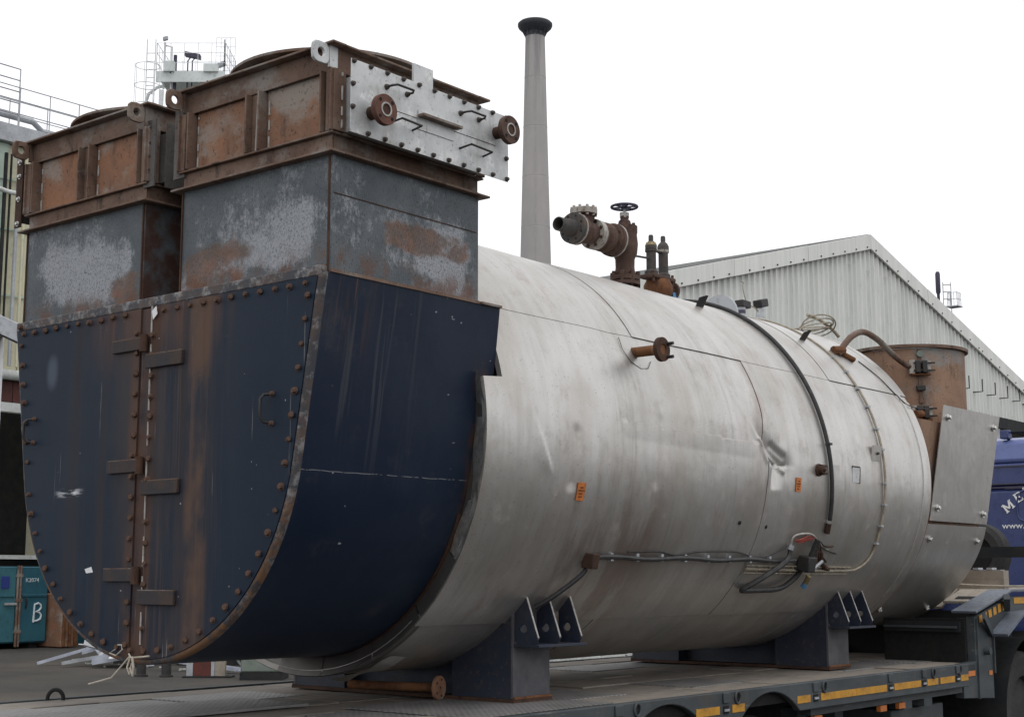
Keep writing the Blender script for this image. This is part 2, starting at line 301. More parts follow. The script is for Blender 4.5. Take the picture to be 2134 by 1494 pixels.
# ------------------------------------------------------------------ mesh toolkit
class MB:
    def __init__(s): s.v = []; s.f = []
    def add(s, vs, fs):
        o = len(s.v); s.v += [tuple(q) for q in vs]; s.f += [tuple(i+o for i in f) for f in fs]; return s
    def obox(s, c, a, b, d):
        c, a, b, d = Vector(c), Vector(a), Vector(b), Vector(d)
        vs = [c+i*a+j*b+k*d for i in (-1, 1) for j in (-1, 1) for k in (-1, 1)]
        return s.add(vs, [(0, 1, 3, 2), (4, 6, 7, 5), (0, 4, 5, 1), (2, 3, 7, 6), (0, 2, 6, 4), (1, 5, 7, 3)])
    def box(s, x0, x1, y0, y1, z0, z1):
        return s.obox(((x0+x1)/2, (y0+y1)/2, (z0+z1)/2), (abs(x1-x0)/2, 0, 0), (0, abs(y1-y0)/2, 0), (0, 0, abs(z1-z0)/2))
    def beam(s, p0, p1, w, h, up=(0, 0, 1)):
        p0, p1, up = Vector(p0), Vector(p1), Vector(up); d = (p1-p0); L = d.length; d.normalize()
        sd = d.cross(up)
        if sd.length < 1e-4: sd = d.cross(Vector((1, 0, 0)))
        sd.normalize(); u = sd.cross(d)
        return s.obox((p0+p1)/2, d*L/2, sd*w/2, u*h/2)
    def cyl(s, p0, p1, r0, r1=None, n=16, caps=True):
        r1 = r0 if r1 is None else r1
        return s.lathe(p0, Vector(p1)-Vector(p0), [(r0, 0), (r1, 1)], n, caps, rel=True)
    def lathe(s, o, ax, prof, n=24, caps=True, rel=False):
        o, ax = Vector(o), Vector(ax); L = ax.length if rel else 1.0; a = ax.normalized()
        t = Vector((1, 0, 0)) if abs(a.x) < .9 else Vector((0, 1, 0)); u = a.cross(t).normalized(); w = a.cross(u)
        vs = []; fs = []
        for r, h in prof:
            for i in range(n):
                g = 2*math.pi*i/n; vs.append(o+a*(h*L)+(u*math.cos(g)+w*math.sin(g))*r)
        k = len(prof)
        for j in range(k-1):
            for i in range(n): fs.append((j*n+i, j*n+(i+1) % n, (j+1)*n+(i+1) % n, (j+1)*n+i))
        if caps: fs.append(tuple(range(n))); fs.append(tuple((k-1)*n+i for i in range(n)))
        return s.add(vs, fs)
    def tube(s, pts, r, n=8, closed=False):
        P = [Vector(q) for q in pts]; k = len(P); vs = []; fs = []; pu = None
        for i in range(k):
            if closed: d = P[(i+1) % k]-P[i-1]
            else: d = P[min(i+1, k-1)]-P[max(i-1, 0)]
            d.normalize()
            if pu is None:
                t = Vector((0, 0, 1)) if abs(d.z) < .9 else Vector((1, 0, 0)); u = d.cross(t).normalized()
            else:
                u = pu-d*pu.dot(d); u.normalize()
            pu = u; w = d.cross(u)
            for j in range(n):
                g = 2*math.pi*j/n; vs.append(P[i]+(u*math.cos(g)+w*math.sin(g))*r)
        for i in range(k if closed else k-1):
            for j in range(n): fs.append((i*n+j, i*n+(j+1) % n, ((i+1) % k)*n+(j+1) % n, ((i+1) % k)*n+j))
        if not closed: fs.append(tuple(range(n))); fs.append(tuple((k-1)*n+j for j in range(n)))
        return s.add(vs, fs)
    def prism(s, poly, o, u, v, w):
        o, u, v, w = Vector(o), Vector(u), Vector(v), Vector(w); n = len(poly)
        vs = [o+u*a+v*b for a, b in poly]; vs += [q+w for q in vs[:n]]
        return s.add(vs, [tuple(range(n)), tuple(range(2*n-1, n-1, -1))]+[(i, (i+1) % n, n+(i+1) % n, n+i) for i in range(n)])
    def plate_hole(s, outer, inner, o, u, v, w):
        o, u, v, w = Vector(o), Vector(u), Vector(v), Vector(w); n = len(outer)
        q = [o+u*a+v*b for a, b in outer]+[o+u*a+v*b for a, b in inner]; q += [k+w for k in q]
        fs = []
        for i in range(n):
            j = (i+1) % n
            fs += [(i, j, n+j, n+i), (2*n+i, 3*n+i, 3*n+j, 2*n+j), (i, 2*n+i, 2*n+j, j), (n+i, n+j, 3*n+j, 3*n+i)]
        return s.add(q, fs)
    def grid(s, fn, us, vs_):
        nu, nv = len(us), len(vs_); o = [fn(a, b) for a in us for b in vs_]
        return s.add(o, [(i*nv+j, (i+1)*nv+j, (i+1)*nv+j+1, i*nv+j+1) for i in range(nu-1) for j in range(nv-1)])

ORG = {}
def mesh_of(name, mb, org, smooth=35, fixn=True):
    me = bpy.data.meshes.new(name); o = Vector(org)
    me.from_pydata([tuple(Vector(q)-o) for q in mb.v], [], mb.f)
    bm = bmesh.new(); bm.from_mesh(me)
    if fixn: bmesh.ops.recalc_face_normals(bm, faces=bm.faces)
    if smooth:
        for f in bm.faces: f.smooth = True
        for e in bm.edges:
            if len(e.link_faces) == 2 and e.calc_face_angle(0) > R(smooth): e.smooth = False
    bm.to_mesh(me); bm.free(); return me
def part(name, mb, mat, parent=None, org=None, smooth=35, bevel=0, fixn=True, label=None, kind=None):
    po = ORG[parent.name] if parent else Vector((0, 0, 0))
    org = Vector(org) if org is not None else (po.copy() if parent else Vector((0, 0, 0)))
    me = mesh_of(name, mb, org, smooth, fixn); ob = bpy.data.objects.new(name, me); COL.objects.link(ob)
    me.materials.append(M[mat] if isinstance(mat, str) else mat)
    if parent: ob.parent = parent
    ob.location = org-po; ORG[ob.name] = org
    if bevel:
        b = ob.modifiers.new('edge', 'BEVEL'); b.width = bevel; b.segments = 2; b.limit_method = 'ANGLE'; b.angle_limit = R(40)
    if label: ob['label'] = label
    if kind: ob['kind'] = kind
    return ob
def inst(name, me, parent, loc, rot=None, scale=None):
    ob = bpy.data.objects.new(name, me); COL.objects.link(ob); po = ORG[parent.name] if parent else Vector((0, 0, 0))
    ob.parent = parent; ob.location = Vector(loc)-po; ORG[ob.name] = Vector(loc)
    if rot is not None: ob.rotation_euler = rot
    if scale is not None: ob.scale = (scale,)*3 if isinstance(scale, (int, float)) else scale
    return ob
def thing(name, label, cat, loc, group=None):
    o = bpy.data.objects.new(name, None); COL.objects.link(o); o.location = loc; ORG[o.name] = Vector(loc); o.empty_display_size = .2
    return tag(o, label, cat, group)
def tag(o, label, cat, group=None):
    o['label'] = label; o['category'] = cat
    if group: o['group'] = group
    return o
def struct(ob): ob['kind'] = 'structure'; return ob
def shared(name, mb, mat, smooth=35):
    me = mesh_of(name, mb, (0, 0, 0), smooth); me.materials.append(M[mat]); return me
def hexbolt(r, h, washer=1.5, n=6):
    mb = MB(); mb.cyl((0, 0, 0), (0, 0, h*.25), r*washer, n=14); mb.lathe((0, 0, h*.25), (0, 0, 1), [(r, 0), (r, h*.6), (r*.8, h*.75)], n); return mb
TO_NY = (R(90), 0, 0)      # +Z -> -Y
TO_PX = (0, R(90), 0)      # +Z -> +X
def text_mesh(body, size, ext=.003):
    cu = bpy.data.curves.new('lettering', 'FONT'); cu.body = body; cu.size = size; cu.extrude = ext; cu.align_x = 'CENTER'; cu.align_y = 'CENTER'; cu.resolution_u = 3
    ob = bpy.data.objects.new('lettering', cu); COL.objects.link(ob); dg = bpy.context.evaluated_depsgraph_get()
    me = bpy.data.meshes.new_from_object(ob.evaluated_get(dg)); bpy.data.objects.remove(ob); return me

# ================================================================== THE SETTING
g = MB(); n = 64
g.add([(0, 0, 0)]+[(700*math.cos(2*math.pi*i/n), 700*math.sin(2*math.pi*i/n), 0) for i in range(n)], [(0, i+1, (i+1) % n+1) for i in range(n)])
struct(part('ground', g, 'ground', smooth=0))

# ------------------------------------------------------------------ gabled shed
def build_shed():
    XS, YR, ZR, SL, YL, YRt, ZB = -10.0, 29.0, 10.1, .264, 15.6, 45.4, 6.2
    t = thing('gabled_shed', 'long shed with grey green ribbed gable wall behind the boiler', 'shed', (XS, YR, 0))
    def ztop(y): return ZR-SL*abs(y-YR)
    w = 1.0; y = YL
    while y < YRt-.01:
        y1 = min(y+w, YRt); mb = MB(); pts = []
        p = y
        while p < y1-1e-4:      # trapezoidal ribs, four to the sheet
            for dy, dx in ((0, .0), (.10, .0), (.125, .06), (.16, .06), (.185, 0)):
                if p+dy <= y1+1e-6: pts.append((p+dy, dx))
            p += .25
        pts.append((y1, 0)); jx = random.uniform(-.006, .006)
        vs = [(XS+dx+jx, q, ZB+.05*0) for q, dx in pts]+[(XS+dx+jx, q, ztop(q)-.12) for q, dx in pts]; k = len(pts)
        mb.add(vs, [(i, i+1, k+i+1, k+i) for i in range(k-1)])
        part('wall_sheet', mb, 'shed', t, org=(XS, y, ZB), smooth=0, fixn=False); y = y1
    scr = MB()
    for sgn, ye in ((-1, YL), (1, YRt)):
        ys = [YR+sgn*k*3.35 for k in range(0, 6)]; ys[-1] = ye
        for a, b in zip(ys[:-1], ys[1:]):
            za, zb = ztop(a)+.02, ztop(b)+.02; jx = random.uniform(0, .012); e = .01*sgn
            part('verge_flashing', MB().prism([(a+e, za), (b-e, zb), (b-e, zb-.38), (a+e, za-.38)], (XS+.07+jx, 0, 0), (0, 1, 0), (0, 0, 1), (.05, 0, 0)), 'barge', t, org=(XS, a, za), smooth=0, bevel=.008)
            q = a+sgn*.25
            while (q-b)*sgn < 0:
                scr.cyl((XS+.12, q, ztop(q)-.29), (XS+.15, q, ztop(q)-.29), .02, n=6); q += sgn*.62
        L = 12
        part('roof', MB().prism([(YR, ztop(YR)), (ye+sgn*.4, ztop(ye+sgn*.4)), (ye+sgn*.4, ztop(ye+sgn*.4)-.06), (YR, ZR-.06)], (XS+.05, 0, .035), (0, 1, 0), (0, 0, 1), (-L, 0, 0)), 'darkroof', t, smooth=0)
        part('eaves_wall', MB().box(XS-L, XS-.2, ye-.1, ye+.1, 0, ztop(ye)-.1), 'shed', t, smooth=0)
    part('fixing_screw', scr, 'boltdark', t, smooth=0, kind='stuff')
    part('lintel', MB().box(XS-.35, XS+.06, YL, YRt, ZB-.32, ZB-.003), 'greydark', t)
    for k in range(9):
        yy = 33.5+k*.95; br = MB().tube([(XS+.02, yy, ZB+.55), (XS+.3, yy, ZB+.55), (XS+.3, yy, ZB+.9)], .018, 5); part('hook_bracket', br, 'greydark', t, org=(XS, yy, ZB+.5))
    part('back_wall', MB().box(XS-1.7, XS-1.4, YL+.15, YRt-.15, 0, ZB+.5), 'palewall', t)
    for yy in (YL+.3, 21.0, 37.2, YRt-.3): part('column', MB().box(XS-.3, XS, yy-.15, yy+.15, 0, ZB-.33), 'galv', t)
build_shed()
def rubble():
    mb = MB()
    for i in range(260):
        c = Vector((-11.0+random.uniform(-.35, .9), random.uniform(14.5, 24), 0)); s = random.uniform(.05, .2)
        m3 = Matrix.Rotation(random.uniform(0, 6), 3, 'Z') @ Matrix.Rotation(random.uniform(0, 6), 3, 'X')
        mb.obox(c+Vector((0, 0, s*.4)), m3 @ Vector((s, 0, 0)), m3 @ Vector((0, s*.7, 0)), m3 @ Vector((0, 0, s*.5)))
    o = part('rubble', mb, 'palewall', smooth=0); tag(o, 'pale broken rubble along the foot of the shed wall', 'rubble'); o['kind'] = 'stuff'
rubble()

# ------------------------------------------------------------------ chimney and far stack
def build_chimney():
    c = Vector((-65.5, 85.4, 0)); t = thing('chimney', 'tall tapering concrete chimney with a dark flared crown', 'chimney', c)
    pr = []
    for i in range(25):
        h = 45.6*i/24; pr.append((2.0-(2.0-.80)*min(1, h/45.6)**.85, h))
    part('shaft', MB().lathe(c, (0, 0, 1), pr, 40), 'concrete', t)
    cr = MB().lathe(c, (0, 0, 1), [(.82, 45.5), (.86, 45.85), (1.1, 46.05), (1.36, 46.3), (1.43, 46.45), (1.43, 46.62), (1.3, 46.75), (.9, 46.75)], 40); part('crown', cr, 'chimcap', t)
    for i in range(12):
        a = i*math.pi/6; part('corbel', MB().beam(c+Vector((.80*math.cos(a), .80*math.sin(a), 45.6)), c+Vector((1.0*math.cos(a), 1.0*math.sin(a), 46.0)), .07, .10), 'chimcap', t, smooth=0)
    for h in (8.4, 16.8, 21, 25.2, 29.4, 33.6, 37.8, 42.0):
        r_ = 2.0-(2.0-.80)*(h/45.6)**.85; part('joint_band', MB().lathe(c, (0, 0, 1), [(r_-.01, h-.05), (r_+.012, h-.04), (r_+.012, h+.04), (r_-.01, h+.05)], 40, False), 'concrete', t)
    part('conductor_strip', MB().tube([c+Vector((.62*(2.02-1.2*(h/45.6)**.85), -.79*(2.02-1.2*(h/45.6)**.85), h)) for h in (0, 10, 20, 30, 40, 45.6)], .012, 5), 'galv', t)
    part('lightning_rod', MB().cyl(c+Vector((.75, .55, 46.7)), c+Vector((.8, .6, 47.0)), .09, n=8), 'chimcap', t)
build_chimney()
def rail(mb, a, b, h, n, r=.02, bars=2, toe=False):
    a, b = Vector(a), Vector(b)
    for k in range(n+1):
        p = a.lerp(b, k/n); mb.tube([p, p+Vector((0, 0, h))], r, 5)
    for j in range(bars): z = h*(j+1)/bars; mb.tube([a+Vector((0, 0, z)), b+Vector((0, 0, z))], r, 5)
def build_stack():
    c = Vector((-18.0, 52.35, 0)); t = thing('flue_stack', 'slim dark stack with a caged platform beyond the shed roof', 'stack', c)
    part('pipe', MB().lathe(c, (0, 0, 1), [(.06, 0), (.06, 13.1), (.10, 13.2), (.10, 13.95), (.07, 14.05)], 14), 'handwheel', t)
    mb = MB()
    for k in range(26):
        mb.tube([c+Vector((.16, .1, 6+k*.3)), c+Vector((.42, .3, 6+k*.3))], .02, 4)
    for s in (.16, .42): mb.tube([c+Vector((s, s*.7, 5.8)), c+Vector((s, s*.7, 13.6))], .02, 4)
    part('ladder', mb, 'galv', t)
    mb = MB(); q = c+Vector((.3, .2, 12.6)); mb.box(q.x-.05, q.x+.45, q.y-.05, q.y+.45, q.z-.04, q.z); part('platform', mb, 'galv', t)
    mb = MB(); rail(mb, q, q+Vector((.4, 0, 0)), .55, 3, .012); rail(mb, q+Vector((.4, 0, 0)), q+Vector((.4, .4, 0)), .55, 3, .012); rail(mb, q, q+Vector((0, .4, 0)), .55, 3, .012); part('handrail', mb, 'galv', t)
build_stack()

# ------------------------------------------------------------------ process tower with lamps (far left)
def build_tower():
    c = Vector((-29.6, 22.7, 0)); t = thing('process_tower', 'pale process tower with railed top platform, ladder and floodlights', 'tower', c)
    ux = Vector((.773, .635, 0)); uy = Vector((-.635, .773, 0))          # the tower's own axes
    P = lambda a, b, z: c+ux*a+uy*b+Vector((0, 0, z))
    part('column', MB().lathe(c, (0, 0, 1), [(.62, 0), (.62, 15.6), (.5, 15.9)], 24), 'palegreen', t)
    part('platform', MB().obox(P(.35, .2, 16.82), ux*1.05, uy*.8, (0, 0, .045)), 'palegreen', t)
    part('fascia', MB().obox(P(.35, -.6, 16.74), ux*1.05, uy*.03, (0, 0, .17)), 'palegreen', t)
    for k, (a, b) in enumerate(((-.55, -.5), (.45, -.5), (1.25, -.5))): part('post', MB().obox(P(a, b, 8), ux*.06, uy*.06, (0, 0, 8.35)), 'white', t)
    mb = MB(); z = 16.87
    for (a0, b0), (a1, b1) in (((-.7, -.6), (1.4, -.6)), ((1.4, -.6), (1.4, 1)), ((-.7, 1), (1.4, 1)), ((-.7, -.6), (-.7, 1))): rail(mb, P(a0, b0, z), P(a1, b1, z), .95, 5, .010, 3)
    part('handrail', mb, 'white', t)
    mb = MB()
    for k in range(22): mb.tube([P(-.98, -.7, 12+k*.26), P(-.72, -.7, 12+k*.26)], .014, 4)
    for a in (-.98, -.72): mb.tube([P(a, -.7, 11.8), P(a, -.7, 17.9)], .018, 5)
    for k in range(7):
        mb.tube([P(-.85+.38*math.sin(g_), -.7-.36+.36*math.cos(g_), 13.2+k*.62) for g_ in [i*math.pi/8 for i in range(16)]], .012, 4, True)
    for g_ in (1.57, 2.4, 3.14, 3.9, 4.7): mb.tube([P(-.85+.38*math.sin(g_), -1.06+.36*math.cos(g_), 13.2), P(-.85+.38*math.sin(g_), -1.06+.36*math.cos(g_), 16.9)], .012, 4)
    part('caged_ladder', mb, 'white', t)
    part('bent_pipe', MB().tube([P(-1.05, -.45, 14), P(-1.05, -.45, 15.9), P(-.95, -.45, 16.25), P(-.7, -.45, 16.45), P(-.5, -.45, 16.5)], .05, 8), 'palegreen', t)
    part('side_vessel', MB().lathe(P(.95, .1, 0), (0, 0, 1), [(.3, 12), (.3, 16.4), (.15, 16.6)], 16), 'palegreen', t)
    part('equipment_box', MB().obox(P(.98, -.62, 17.0), ux*.22, uy*.1, (0, 0, .12)), 'palegreen', t); part('equipment_box', MB().obox(P(-.30, -.62, 17.05), ux*.16, uy*.1, (0, 0, .16)), 'palegreen', t)
    mb = MB(); rail(mb, P(.9, .4, 16.87), P(1.5, .4, 16.87), 1.5, 4, .010, 5); part('cage_rail', mb, 'white', t)
    part('mast', MB().tube([P(-.50, -.45, 16.4), P(-.50, -.45, 17.9)], .035, 6), 'white', t)
    part('mast', MB().tube([P(-.28, -.45, 16.4), P(-.28, -.45, 17.75), P(-.50, -.45, 17.8)], .03, 6), 'white', t)
    part('lamp_head', MB().obox(P(-.48, -.5, 18.0), ux*.07+Vector((0, 0, .02)), uy*.06, Vector((0, 0, .05))), 'galv', t)
    part('floodlight_stand', MB().tube([P(.22, -.45, 16.4), P(.22, -.45, 17.3), P(.30, -.5, 17.38)], .022, 6), 'handwheel', t)
    part('floodlight_stand', MB().tube([P(.36, -.45, 16.4), P(.36, -.45, 17.3), P(.46, -.5, 17.38)], .022, 6), 'handwheel', t)
    part('floodlight', MB().obox(P(.38, -.5, 17.45), ux*.24-Vector((0, 0, .05)), uy*.1, Vector((.0, 0, .065))), 'handwheel', t)
    part('floodlight', MB().obox(P(1.18, -.45, 17.15), ux*.2+Vector((0, 0, .08)), uy*.08, Vector((0, 0, .06))), 'galv', t)
    part('floodlight_stand', MB().tube([P(1.15, -.45, 16.4), P(1.15, -.45, 17.1)], .022, 6), 'handwheel', t)
    part('aerial', MB().tube([P(1.36, -.55, 16.4), P(1.36, -.55, 17.95)], .016, 5), 'greydark', t)
    for a, z0 in ((-.38, 16.9), (.75, 16.6)): part('camera_housing', MB().cyl(P(a, -.5, z0), P(a+.16, -.6, z0-.03), .06, n=10), 'greydark', t)
    part('vent_pipe', MB().cyl(P(-.18, -.4, 16.4), P(-.18, -.4, 17.5), .055, n=10), 'handwheel', t)
build_tower()

# ------------------------------------------------------------------ plant building at the left with walkway on its roof
def build_plant():
    XP = -27.0; t = thing('plant_building', 'plant building with cream and pale green sheet wall over a dark bay', 'building', (XP, 14, 0))
    y = 7.6; k = 0; pal = ['cream', 'greensheet', 'cream', 'cream', 'greensheet', 'greensheet']
    while y < 19.5:
        w = .55; part('wall_sheet', MB().box(XP-.12, XP+(.05 if k % 2 else .0), y+.004, y+w-.012, 6.55, 12.55), pal[k % 6], t, org=(XP, y, 6.5), smooth=0, bevel=.012); y += w; k += 1
    for z in (8.6, 10.3, 11.6): part('sheeting_rail', MB().box(XP+.055, XP+.09, 7.6, 19.5, z, z+.05), 'greensheet', t)
    part('back_wall', MB().box(XP-9, XP-5, 7.6, 19.5, 0, 12.4), 'greydark', t)
    part('side_wall', MB().box(XP-9, XP-.13, 19.5, 19.8, 0, 12.5), 'cream', t)
    for yy in [7.7+.9*i for i in range(13)]:
        part('brick_panel', MB().box(XP-.2, XP-.02, yy, yy+.88, 5.95, 6.5), 'maroon', t, org=(XP, yy, 6))
    part('gutter', MB().cyl((XP+.12, 7.6, 6.62), (XP+.12, 19.5, 6.62), .13, n=12), 'mint', t)
    part('lintel', MB().box(XP-.2, XP+.05, 7.6, 19.5, 5.7, 5.93), 'mint', t)
    part('loading_ledge', MB().box(XP-4.9, XP+.1, 7.6, 19.5, 2.04, 2.14), 'mint', t)
    part('plinth', MB().box(XP-4.9, XP-.1, 7.6, 19.5, 0, 2.035), 'greydark', t)
    for i in range(16):
        yy = 13.6+i*.21; part('stacked_timber', MB().beam((XP-2.2, yy, 2.16), (XP-2.5, yy+random.uniform(-.1, .1), 2.16+random.uniform(1.1, 2.1)), .14, .1), 'timber', t)
    for yy, r_, m_ in ((15.05, .05, 'greydark'), (15.2, .03, 'greydark'), (15.42, .05, 'galv'), (15.62, .04, 'cream')):
        part('down_pipe', MB().tube([(XP+.35, yy, 6.8), (XP+.35, yy, 12.2)], r_, 8), m_, t)
    part('branch_pipe', MB().tube([(XP+.4, 14.4, 11.3), (XP+.4, 15.1, 11.2), (XP+.4, 15.4, 11.2)], .06, 10), 'mint', t)
    # pipe bridge on the roof
    part('edge_beam', MB().box(XP-.1, XP+.25, 7.6, 19.9, 12.56, 13.02), 'galv', t)
    part('walkway', MB().box(XP-1.3, XP-.11, 7.6, 24, 12.9, 12.98), 'galv', t)
    mb = MB(); rail(mb, (XP+.1, 7.6, 13.03), (XP+.1, 19.9, 13.03), 1.05, 14, .015, 3); rail(mb, (XP-1.2, 8, 12.98), (XP-1.2, 24, 12.98), 1.2, 14, .015, 3); part('handrail', mb, 'galv', t)
    mb = MB(); rail(mb, (XP+.15, 12.0, 13.03), (XP+.15, 15.45, 13.03), 1.52, 5, .018, 5); part('gate_frame', mb, 'galv', t)
    part('roof_pipe', MB().tube([(XP-.4, 8, 13.45), (XP-.4, 16.2, 13.45), (XP-.4, 16.5, 13.25), (XP-.4, 23, 13.2)], .085, 10), 'galv', t)
    part('pipe_valve', MB().lathe((XP-.4, 17.6, 13.2), (0, 0, 1), [(.14, -.15), (.14, .12), (.05, .14), (.05, .35), (.2, .36), (.2, .42)], 12), 'brass', t)
    part('bent_rail', MB().tube([(XP-.2, 18.2, 13.0), (XP-.2, 18.2, 14.0), (XP-.2, 18.4, 14.1), (XP-.2, 20, 14.1)], .03, 6), 'galv', t)
build_plant()
def build_portal():
    c = Vector((-6.88, 3.14, 0)); t = thing('portal_frame', 'white steel column with sloping grey beam at the left edge', 'column', c)
    part('post', MB().obox(c+Vector((0, 0, 1.96)), (.11, .09, 0), (-.09, .11, 0), (0, 0, 1.96)), 'white', t, bevel=.01)
    part('beam', MB().beam(c+Vector((-.9, -.75, 4.62)), c+Vector((.32, .26, 3.90)), .16, .17), 'galv', t, bevel=.008)
    part('beam_flange', MB().beam(c+Vector((-.9, -.75, 4.525)), c+Vector((.32, .26, 3.805)), .2, .018), 'greydark', t)
build_portal()

# ------------------------------------------------------------------ teal container, rusty container, scrap, odds and ends on the ground
def build_container():
    XC = -24.0; t = thing('teal_container', 'teal steel waste container with a sprayed white letter B', 'container', (XC, 14, 0))
    part('body', MB().box(XC-2.2, XC-.06, 12.6, 15.12, .12, 1.84), 'teal', t, bevel=.02)
    for y0, y1, m_ in ((12.64, 14.28, 'tealpale'), (14.40, 15.09, 'teal')):
        d = part('door', MB().box(XC-.05, XC, y0, y1, .15, 1.83), m_, t, bevel=.015)
        part('door_ridge', MB().box(XC+.002, XC+.03, y0+.03, y1-.03, 1.16, 1.22), m_, d, bevel=.008)
    for yy in (14.30, 14.37): part('lock_rod', MB().tube([(XC+.03, yy, .05), (XC+.03, yy, 1.86)], .028, 8), 'rustframe', t)
    for zz in (.35, 1.05, 1.6): part('rod_bracket', MB().box(XC, XC+.06, 14.26, 14.42, zz, zz+.07), 'rustframe', t)
    part('door_handle', MB().box(XC+.02, XC+.07, 13.98, 14.27, .98, 1.03), 'galv', t); part('door_handle', MB().tube([(XC+.03, 14.53, 1.12), (XC+.07, 14.53, 1.05), (XC+.03, 14.53, .9)], .02, 6), 'greydark', t)
    part('sign', MB().box(XC+.004, XC+.014, 13.9, 14.1, 1.35, 1.62), 'bluesign', t)
    for yy in (12.9, 14.9): part('foot', MB().box(XC-1.9, XC-.2, yy-.1, yy+.1, 0, .12), 'greydark', t)
    # sprayed B
    B = [(-.07, .0), (-.06, .25), (-.055, .50), (-.05, .56), (.04, .60), (.10, .55), (.11, .46), (.07, .38), (-.02, .33), (.07, .31), (.12, .23), (.10, .11), (.02, .05), (-.06, .045)]
    part('spray_letter', MB().tube([(XC+.012, 14.82+a*1.05, .58+b*.72) for a, b in B], .023, 6), 'chalk', t)
    me = text_mesh('K2074', .13); me.materials.append(M['chalk']); o = inst('lettering', me, t, (XC+.008, 14.68, 1.53), (R(90), 0, R(90)))
build_container()
def build_rusty():
    t = thing('rusty_container', 'narrow rusty ribbed container end standing right of the teal container', 'container', (-23.6, 15.4, 0))
    part('body', MB().box(-24.6, -23.5, 15.16, 15.62, .02, 1.22), 'rustpanel', t, bevel=.02); part('rear_body', MB().box(-25.6, -24.7, 15.3, 17.4, .02, 1.2), 'teal', t, bevel=.02)
    for k in range(3):
        part('rib', MB().box(-23.495, -23.44, 15.19+k*.15, 15.25+k*.15, .03, 1.2), 'rust', t, bevel=.01)
build_rusty()
ring_names = []
def scrap():
    rnd = random.Random(5); base = Vector((-17.6, 12.2, 0))
    specs = [('long white aluminium angle lying lowest at the left of the scrap heap', (-17.42, 11.17, .05), (-16.75, 12.46, .29), .10),
             ('long grey strip leaning from the asphalt over the back of the scrap heap', (-18.12, 11.13, .03), (-17.23, 12.8, .56), .08),
             ('wide white channel standing tilted on top of the scrap heap', (-17.33, 12.08, .52), (-16.55, 11.98, .23), .2),
             ('bluish section crossing the foot of the scrap heap', (-17.53, 11.46, .08), (-16.92, 12.48, .17), .09),
             ('flat grey sheet piece at the foot of the scrap heap', (-16.83, 11.39, .08), (-16.44, 12.08, .2), .24),
             ('long white bar reaching right under the boiler front', (-15.75, 11.72, .2), (-13.53, 12.04, .05), .10),
             ('pale bent strip high at the back of the scrap heap', (-17.78, 12.14, .31), (-16.71, 12.75, .38), .07),
             ('thin white bar sloping up toward the rusty container', (-17.05, 11.94, .37), (-17.24, 12.81, .49), .07),
             ('short pale offcut at the left of the scrap heap', (-17.74, 11.8, .2), (-17.44, 12.53, .40), .10),
             ('grey flat bar at the right end of the scrap heap', (-16.66, 11.77, .15), (-16.63, 12.69, .31), .10),
             ('small white offcut fallen on the right of the scrap heap', (-16.67, 12.0, .35), (-16.26, 12.11, .13), .13),
             ('narrow white bar lying in the middle of the scrap heap', (-16.99, 11.74, .30), (-16.64, 12.27, .41), .08)]
    for i, (lab, a, b, w) in enumerate(specs):
        a, b = Vector(a), Vector(b); d = (b-a).normalized(); sd = d.cross(Vector((0, 0, 1))).normalized(); u = sd.cross(d); mb = MB()
        mb.obox((a+b)/2, (b-a)/2, sd*w/2, u*.008); mb.obox((a+b)/2+sd*w/2+u*w*.22, (b-a)/2, sd*.008, u*w*.3)
        if i % 2: mb.obox((a+b)/2-sd*w/2+u*w*.22, (b-a)/2, sd*.008, u*w*.3)
        tag(part('scrap_section', mb, 'scrap' if i % 3 else 'galv', org=a, smooth=0), lab, 'scrap metal', 'scrap metal sections on the ground')
    for i in range(16):
        c = Vector((rnd.uniform(-17.4, -16.2), rnd.uniform(11.6, 12.6), 0)); h = rnd.uniform(.06, .5)*max(.25, 1-abs(c.x+16.9)); a_ = rnd.uniform(0, math.pi); L_ = rnd.uniform(.15, .42); tl = rnd.uniform(-.5, .5)
        dv = Vector((math.cos(a_), math.sin(a_), tl)).normalized(); sd = dv.cross(Vector((0, 0, 1))).normalized(); u = sd.cross(dv); w = rnd.uniform(.04, .1); mb = MB()
        c.z = max(h, abs(dv.z)*L_+.03); mb.obox(c, dv*L_, sd*w, u*.008); mb.obox(c+sd*w+u*w*.5, dv*L_, sd*.008, u*w*.6)
        tag(part('scrap_offcut', mb, ('scrap', 'galv', 'white')[i % 3], org=c, smooth=0), 'short pale metal offcut jumbled into the scrap heap', 'scrap metal', 'short offcuts in the scrap heap')
    mb = MB()
    for i in range(28):
        c = Vector((rnd.uniform(-18.6, -13.5), rnd.uniform(11.6, 12.8), .01)); s = rnd.uniform(.008, .022); mb.obox(c, (s, 0, 0), (0, s*1.3, 0), (0, 0, .012))
    o = part('litter', mb, 'palewall', smooth=0); tag(o, 'small pale crumbs scattered on the asphalt before the scrap heap', 'litter'); o['kind'] = 'stuff'
    for k, (x, y, s) in enumerate(((-17.3, 12.8, .35), (-16.8, 13.1, .3))):
        pass
scrap()
